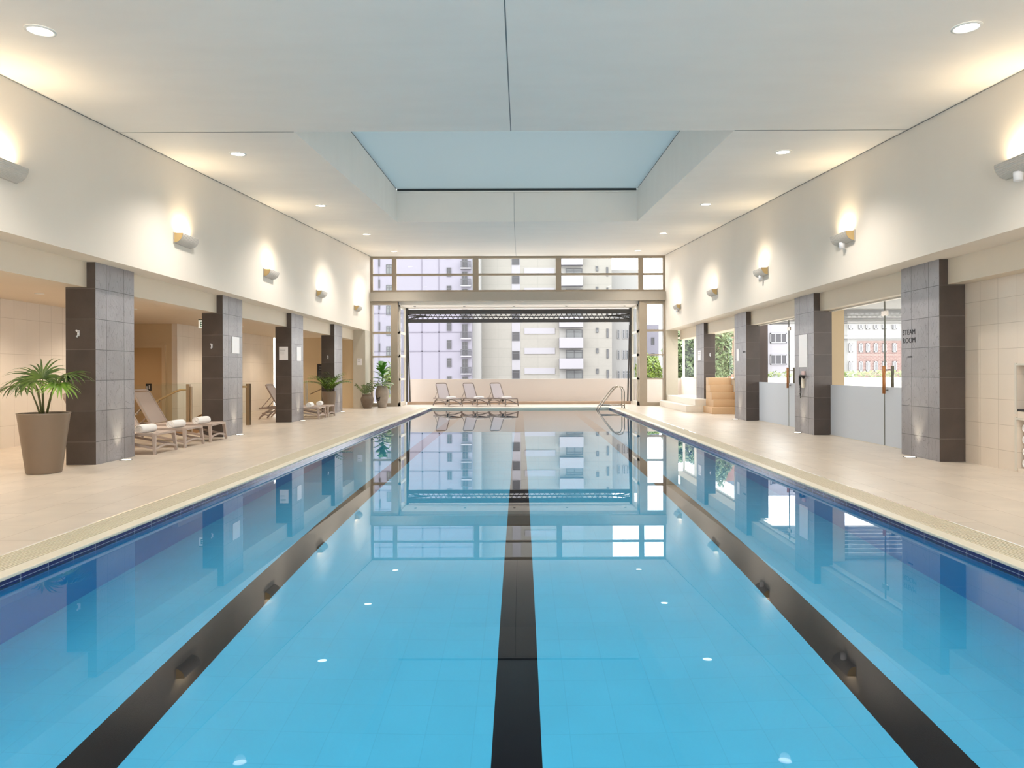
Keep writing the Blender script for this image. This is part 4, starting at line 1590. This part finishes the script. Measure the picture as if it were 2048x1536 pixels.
ph = empty('wall_phone', (CR, COLS[1] + 0.58, 1.40), label='emergency wall phone with a black cord on the second right column', cat='phone')
bb = MB()
bb.box(-0.03, 0, -0.09, 0.09, 0.06, 0.16)
bb.done('call_box', M['pink'], ph, bevel=0.006)
bb = MB()
bb.box(-0.05, 0, -0.04, 0.05, -0.26, -0.02)
bb.done('cradle', M['coping'], ph, bevel=0.01)
bb = MB()
bb.tube([(-0.05, 0.12, 0.03), (-0.08, 0.05, 0.05), (-0.08, -0.05, 0.04), (-0.05, -0.12, 0.0)], 0.03, 8, scale=[1.2, .8, .8, 1.2])
bb.tube([(-0.05, 0.12, 0.03), (-0.05, 0.13, -0.12), (-0.045, 0.12, -0.20)], 0.028, 8, scale=[1.2, 1, .8])
bb.done('handset', M['black'], ph)
bb = MB()
bb.tube([(-0.04 + .018 * math.cos(k * 1.3), 0.12 + .02 * math.sin(k * 1.3), -0.2 - .008 * k) for k in range(28)], 0.009, 5)
bb.tube([(-0.04, 0.12, -0.42), (-0.04, 0.10, -0.49), (-0.03, 0.14, -0.52), (-0.03, 0.16, -0.46), (-0.04, 0.12, -0.42)], 0.014, 6)
bb.done('cord', M['black'], ph)

# ------------------------------------------------------------------ the city outside
b = MB()
b.quad((-160, 34.5, -22), (220, 34.5, -22), (220, 260, -22), (-160, 260, -22))
structure(b.done('ground', M['street'], flip=False), 'street level far below')
YB = 110.0
kx = YB / F


def bx_(p):
    return PX(p, YB)


def bz_(p):
    return PZ(p, YB)


def window_mesh(name, w_, h_, parent, glass, frame, mull=1, sill=True, trans=True, z=0.0, x=0.0, y=0.0):
    """a recessed window: dark pane, frame bars; origin at lower left"""
    bb = MB()
    bb.mi = 0
    bb.box(0, w_, -0.05, 0.02, 0, h_)
    bb.mi = 1
    t = 0.09
    for a, c, d_, e_ in ((0, t, 0, h_), (w_ - t, w_, 0, h_), (0, w_, 0, t), (0, w_, h_ - t, h_)):
        bb.box(a, c, -0.12, -0.05, d_, e_)
    for k in range(mull):
        xm = w_ * (k + 1) / (mull + 1)
        bb.box(xm - t / 2, xm + t / 2, -0.11, -0.05, 0, h_)
    if trans:
        bb.box(0, w_, -0.11, -0.05, h_ * .68, h_ * .68 + t * .8)
    o = bb.done(name, [glass, frame], parent)
    o.location = (x, y, z)
    return o


def rep(o, z, parent):
    c = dup(o, parent)
    c.location.z = z
    return c


# lilac block, left
bl = empty('apartment_building', (0, YB, -22), label='lilac grey apartment block with black balcony rails on the left', cat='building')
b = MB()
b.box(bx_(690), bx_(944), 0, 4.5, 0, 62)
b.done('wall', M['b_lilac'], bl)
b = MB()
for k in range(9):
    zz = bz_(663 + 40 - 38 * k) + 22
    b.box(bx_(690), bx_(944), -0.05, 0, zz, zz + 0.18)
for px in (757, 843, 877):
    b.box(bx_(px), bx_(px) + 0.18, -0.05, 0, 0, 62)
b.done('render_joints', M['b_line'], bl)
b = MB()
b.box(bx_(944), bx_(961), 1.2, 4.5, 0, 64)
b.done('side_wall', M['b_white'], bl)
w_ = window_mesh('window', 9 * kx, 18 * kx, bl, M['b_glass'], M['b_frame'], 1, x=bx_(894), z=bz_(770) + 22)
for k in range(1, 8):
    rep(w_, bz_(770 - 36.2 * k) + 22, bl)
w_ = window_mesh('window', 12 * kx, 19 * kx, bl, M['b_glass_pale'], M['b_frame'], 1, x=bx_(773), z=bz_(772 + 18) + 22)
for k in range(1, 8):
    rep(w_, bz_(790 - 41 * k + 3) + 22, bl)
w_ = window_mesh('window', 3 * kx, 17 * kx, bl, M['b_glass'], M['b_frame'], 0, trans=False, x=bx_(757.5), z=bz_(745) + 22)
for k in range(1, 7):
    rep(w_, bz_(745 - 42.5 * k) + 22, bl)
w_ = window_mesh('balcony_door', 11 * kx, 27 * kx, bl, M['b_glass'], M['b_frame'], 1, x=bx_(924.5), z=bz_(780) + 22)
for k in range(1, 8):
    rep(w_, bz_(780 - 35 * k) + 22, bl)
bb = MB()
bb.box(0, 20.5 * kx, -0.9, 0, -0.15, 0.05)
o = bb.done('balcony_slab', M['b_band'], bl)
o.location = (bx_(922.5), 0, bz_(782) + 22)
bb = MB()
for k in range(14):
    xx = 20.5 * kx * k / 13
    bb.box(xx - .03, xx + .03, -0.9, -0.84, 0.05, 1.05)
bb.box(0, 20.5 * kx, -0.93, -0.82, 1.0, 1.1)
for yy in (-.6, -.3):
    bb.box(20.5 * kx - .05, 20.5 * kx, yy, yy + .06, .05, 1.05)
bb.done('balcony_rail', M['b_frame'], o)
for k in range(1, 8):
    rep(o, bz_(782 - 35 * k) + 22, bl)

# cream tower, centre
bt = empty('apartment_building', (0, YB + 5, -22), label='cream panelled tower with a stack of dark windows in the centre', cat='building')
YB2 = YB + 5
k2 = YB2 / F
b = MB()
b.box(PX(960, YB2), PX(1224, YB2), 0, 20, 0, 70)
b.done('wall', M['b_cream'], bt)
b = MB()
b.box(PX(1024, YB2), PX(1041, YB2), -0.06, 0, 0, 70)
b.box(PX(958, YB2), PX(961, YB2), -0.3, 0, 0, 70)
b.done('window_strip', M['b_band'], bt)
for k in range(9):
    bb = MB()
    bb.box(PX(1049, YB2), PX(1110, YB2), -0.12, 0, PZ(788 - 40 * k, YB2) + 22, PZ(776 - 40 * k, YB2) + 22)
    bb.done('white_band', M['b_band'], bt)
w_ = window_mesh('window', 15 * k2, 17.5 * k2, bt, M['b_glass'], M['b_frame'], 0, x=PX(1024.5, YB2), y=-0.06, z=PZ(757.5, YB2) + 22)
for k in range(1, 7):
    rep(w_, PZ(757.5 - 38 * k, YB2) + 22, bt)
# balcony stack: recess + white front
bb = MB()
bb.box(PX(1119, YB2), PX(1165, YB2), -0.08, 0, 0, 70)
bb.done('balcony_recess', M['b_white'], bt)
w_ = window_mesh('balcony_window', 33 * k2, 17 * k2, bt, M['b_glass_pale'], M['b_frame'], 1, x=PX(1132, YB2), y=-0.08, z=PZ(758, YB2) + 22)
for k in range(1, 7):
    rep(w_, PZ(758 - 40.7 * k, YB2) + 22, bt)
bb = MB()
bb.box(0, 47 * k2, -1.6, -0.08, 0, 17.5 * k2)
bb.box(0, 47 * k2, -1.62, -0.08, -0.25, 0)
o = bb.done('balcony_front', M['b_band'], bt)
o.location = (PX(1118, YB2), 0, PZ(776, YB2) + 22)
for k in range(1, 8):
    rep(o, PZ(776 - 41 * k, YB2) + 22, bt)
w_ = window_mesh('window', 5 * k2, 10 * k2, bt, M['b_glass_pale'], M['b_frame'], 0, x=PX(1192, YB2), z=PZ(748, YB2) + 22)
for k in range(1, 6):
    rep(w_, PZ(748 - 41 * k, YB2) + 22, bt)
w_ = window_mesh('window', 4 * k2, 18 * k2, bt, M['b_glass_pale'], M['b_frame'], 0, x=PX(1213, YB2), z=PZ(758, YB2) + 22)
for k in range(1, 6):
    rep(w_, PZ(758 - 41 * k, YB2) + 22, bt)

# white block, right
bw = empty('apartment_building', (0, YB + 9, -22), label='bright white block with small paired windows right of the cream tower', cat='building')
YB3 = YB + 9
k3 = YB3 / F
b = MB()
b.box(PX(1224, YB3), PX(1278, YB3), 0, 14, 0, 22 + PZ(540, YB3))
b.done('wall', M['b_white'], bw)
for px, ww in ((1235, 4.5), (1245, 5), (1252, 9)):
    w_ = window_mesh('window', ww * k3, 18 * k3, bw, M['b_glass_pale'], M['b_frame_w'], 1 if ww > 6 else 0, x=PX(px, YB3), z=PZ(760, YB3) + 22)
    for k in range(1, 5):
        rep(w_, PZ(760 - 41 * k, YB3) + 22, bw)
# grey block seen past the right pier
bg = empty('apartment_building', (0, 140, -22), label='distant grey lilac block seen through the narrow right window', cat='building')
b = MB()
b.box(PX(1285, 140), PX(1318, 140), 0, 14, 0, 22 + PZ(650, 140))
b.done('wall', M['b_lilac'], bg)
w_ = window_mesh('window', 6 * 140 / F, 14 * 140 / F, bg, M['b_glass'], M['b_frame'], 0, x=PX(1303, 140), z=22 + PZ(690, 140))
rep(w_, 22 + PZ(722, 140), bg)

# brick and white hotel block seen through the steam room door
YH = 75.0
kh = YH / F
bh = empty('brick_building', (0, YH, -22), label='white and red brick building seen through the steam room door', cat='building')
b = MB()
b.box(PX(1655, YH), PX(1990, YH), 0, 12, 0, 22 + PZ(641, YH))
b.box(PX(1655, YH), PX(1990, YH), -0.4, 0, 22 + PZ(680, YH), 22 + PZ(675, YH))
b.box(PX(1655, YH), PX(1990, YH), -0.6, 0, 22 + PZ(645, YH), 22 + PZ(640, YH))
b.done('wall', M['b_white'], bh)
b = MB()
b.box(PX(1714, YH), PX(1900, YH), -0.06, 0, 0, 22 + PZ(684, YH))
b.done('brick_facing', M['b_brick'], bh)
for row, (zt_, hh) in enumerate(((661, 16), (707, 18), (745, 20))):
    for px in (1697, 1717, 1731, 1747, 1764, 1784, 1804):
        w_ = window_mesh('window', 7.5 * kh, hh * kh, bh, M['b_glass_pale'], M['b_frame_w'], 1, x=PX(px, YH), y=-0.07, z=22 + PZ(zt_, YH))
# white office block seen through the second glass door
YO = 70.0
ko = YO / F
bo = empty('office_building', (0, YO, -22), label='white office block with wide dark windows seen through the second glass door', cat='building')
b = MB()
b.box(PX(1505, YO), PX(1640, YO), 0, 12, 0, 22 + PZ(560, YO))
b.done('wall', M['b_band'], bo)
for zt_ in (688, 731, 774, 645, 602):
    window_mesh('window', 33 * ko, 20 * ko, bo, M['b_glass'], M['b_frame_w'], 2, trans=False, x=PX(1540, YO), z=22 + PZ(zt_, YO))
# pink building behind the tree, between third and fourth right column
bp_ = empty('pink_building', (0, 60, -22), label='salmon pink building edge seen beside the trees on the right', cat='building')
b = MB()
b.box(PX(1449, 60), PX(1476, 60), 0, 10, 0, 22 + PZ(600, 60))
b.box(PX(1447, 60), PX(1451, 60), -0.3, 0, 0, 22 + PZ(600, 60))
b.done('wall', M['b_pink'], bp_)


# trees and hedge
def tree(label, x, y, z0, zc, rx, rzv, n_, mat, seed, leaf=0.22, name='broadleaf_tree'):
    r = random.Random(seed)
    e = empty(name, (x, y, z0), label=label, cat='tree')
    bb = MB()
    bb.tube([(0, 0, 0), (0.1, 0, (zc - z0) * .5), (0, 0.1, zc - z0)], 0.22, 8, scale=[1.2, .9, .5])
    for k in range(5):
        a = k * 1.26
        bb.tube([(0, 0, (zc - z0) * .75), (rx * .5 * math.cos(a), rx * .5 * math.sin(a), zc - z0 + rzv * .3)], 0.08, 6, scale=[1, .4])
    bb.done('trunk', M['bark'], e)
    bb = MB()
    for k in range(n_):
        while True:
            v = Vector((r.uniform(-1, 1), r.uniform(-1, 1), r.uniform(-1, 1)))
            if v.length < 1:
                break
        v = v.normalized() * (v.length ** 0.45)
        lump = 0.82 + 0.18 * math.sin(v.x * 5 + seed) * math.cos(v.z * 6)
        p = Vector((v.x * rx * lump, v.y * rx * lump, zc - z0 + v.z * rzv * lump))
        a = Vector((r.uniform(-1, 1), r.uniform(-1, 1), r.uniform(-1, 1))).normalized() * leaf * r.uniform(.6, 1.3)
        c = a.orthogonal().normalized() * leaf * .45
        bb.quad(p - a, p - c, p + a, p + c)
    bb.done('crown', mat, e, flip=False)
    return e


tree('yellow green tree seen through the narrow window right of the opening', PX(1300, 48), 48, -22, PZ(752, 48), 1.3, 1.9, 2600, M['tree_y'], 4, .16)
tree('leafy tree seen through the side window next to the far right pier', PX(1372, 50), 50, -22, PZ(705, 50), 2.0, 2.6, 4200, M['tree'], 5, .2)
tree('tall grey green tree seen between the third and fourth right columns', PX(1432, 45), 45, -22, PZ(700, 45), 1.35, 3.2, 4200, M['tree'], 6, .18)
r = random.Random(9)
b = MB()
for k in range(5200):
    p = Vector((r.uniform(10.0, 19.5), r.uniform(30.55, 31.2), r.uniform(0.05, 1.5 + .1 * r.random())))
    a = Vector((r.uniform(-1, 1), r.uniform(-1, 1), r.uniform(-.3, 1))).normalized() * .09
    c = a.orthogonal().normalized() * .035
    b.quad(p - a, p - c, p + a, p + c)
tag(b.done('hedge', M['tree_y'], flip=False), 'trimmed green hedge behind the white terrace parapet', 'hedge', kind='stuff')
# potted shrub outside the left narrow window
sh = empty('terrace_shrub', (PX(778, 34.5), 34.5, 0), label='green shrub outside the narrow left window behind the fig', cat='shrub')
b = MB()
b.lathe([(0.18, 0), (0.25, 0.5), (0.23, 0.5)], 20)
b.done('pot', M['b_white'], sh)
b = MB()
for k in range(500):
    v = Vector((r.gauss(0, .17), r.gauss(0, .17), 1.2 + r.gauss(0, .3)))
    a = Vector((r.uniform(-1, 1), r.uniform(-1, 1), r.uniform(-.3, 1))).normalized() * .1
    c = a.orthogonal().normalized() * .04
    b.quad(v - a, v - c, v + a, v + c)
b.done('leaves', M['tree_y'], sh, flip=False)
b = MB()
b.box(-11.0, 12.0, 33.86, 36.0, -0.3, 0.0)
structure(b.done('terrace_ledge_floor', M['step_white']), 'pale ledge outside the far windows')

# ------------------------------------------------------------------ world, camera, render look
wd = bpy.data.worlds.new('overcast_sky')
S.world = wd
wd.use_nodes = True
nt = wd.node_tree
bgd = nt.nodes['Background']
tc = nt.nodes.new('ShaderNodeTexCoord')
sp = nt.nodes.new('ShaderNodeSeparateXYZ')
nt.links.new(tc.outputs['Generated'], sp.inputs[0])
rp = nt.nodes.new('ShaderNodeValToRGB')
rp.color_ramp.elements[0].position = 0.0
rp.color_ramp.elements[0].color = (1.0, 0.985, 0.96, 1)
rp.color_ramp.elements[1].position = 0.8
rp.color_ramp.elements[1].color = (0.94, 0.97, 1.0, 1)
nt.links.new(sp.outputs['Z'], rp.inputs[0])
nt.links.new(rp.outputs[0], bgd.inputs['Color'])
bgd.inputs['Strength'].default_value = 5.0

cam = bpy.data.cameras.new('camera')
cam.sensor_width = 36
cam.sensor_fit = 'HORIZONTAL'
cam.lens = 36 * F / 2048
cam.shift_x = -(CX - 1024) / 2048
cam.shift_y = -(768 - HY) / 2048
cam.clip_end = 500
co = bpy.data.objects.new('camera', cam)
co.location = (0, 0, EYE)
co.rotation_euler = (PI / 2, math.radians(0.2), 0)
C.objects.link(co)
S.camera = co

S.view_settings.view_transform = 'Standard'
S.view_settings.look = 'None'
S.view_settings.exposure = 0.12
S.cycles.use_denoising = True
S.cycles.max_bounces = 10
S.cycles.diffuse_bounces = 6
S.cycles.glossy_bounces = 5
S.cycles.transmission_bounces = 6
S.cycles.transparent_max_bounces = 10
S.cycles.sample_clamp_indirect = 6
S.cycles.caustics_reflective = False
S.cycles.caustics_refractive = True
S.cycles.blur_glossy = 0.5
S.cycles.use_adaptive_sampling = True
S.cycles.adaptive_threshold = 0.015
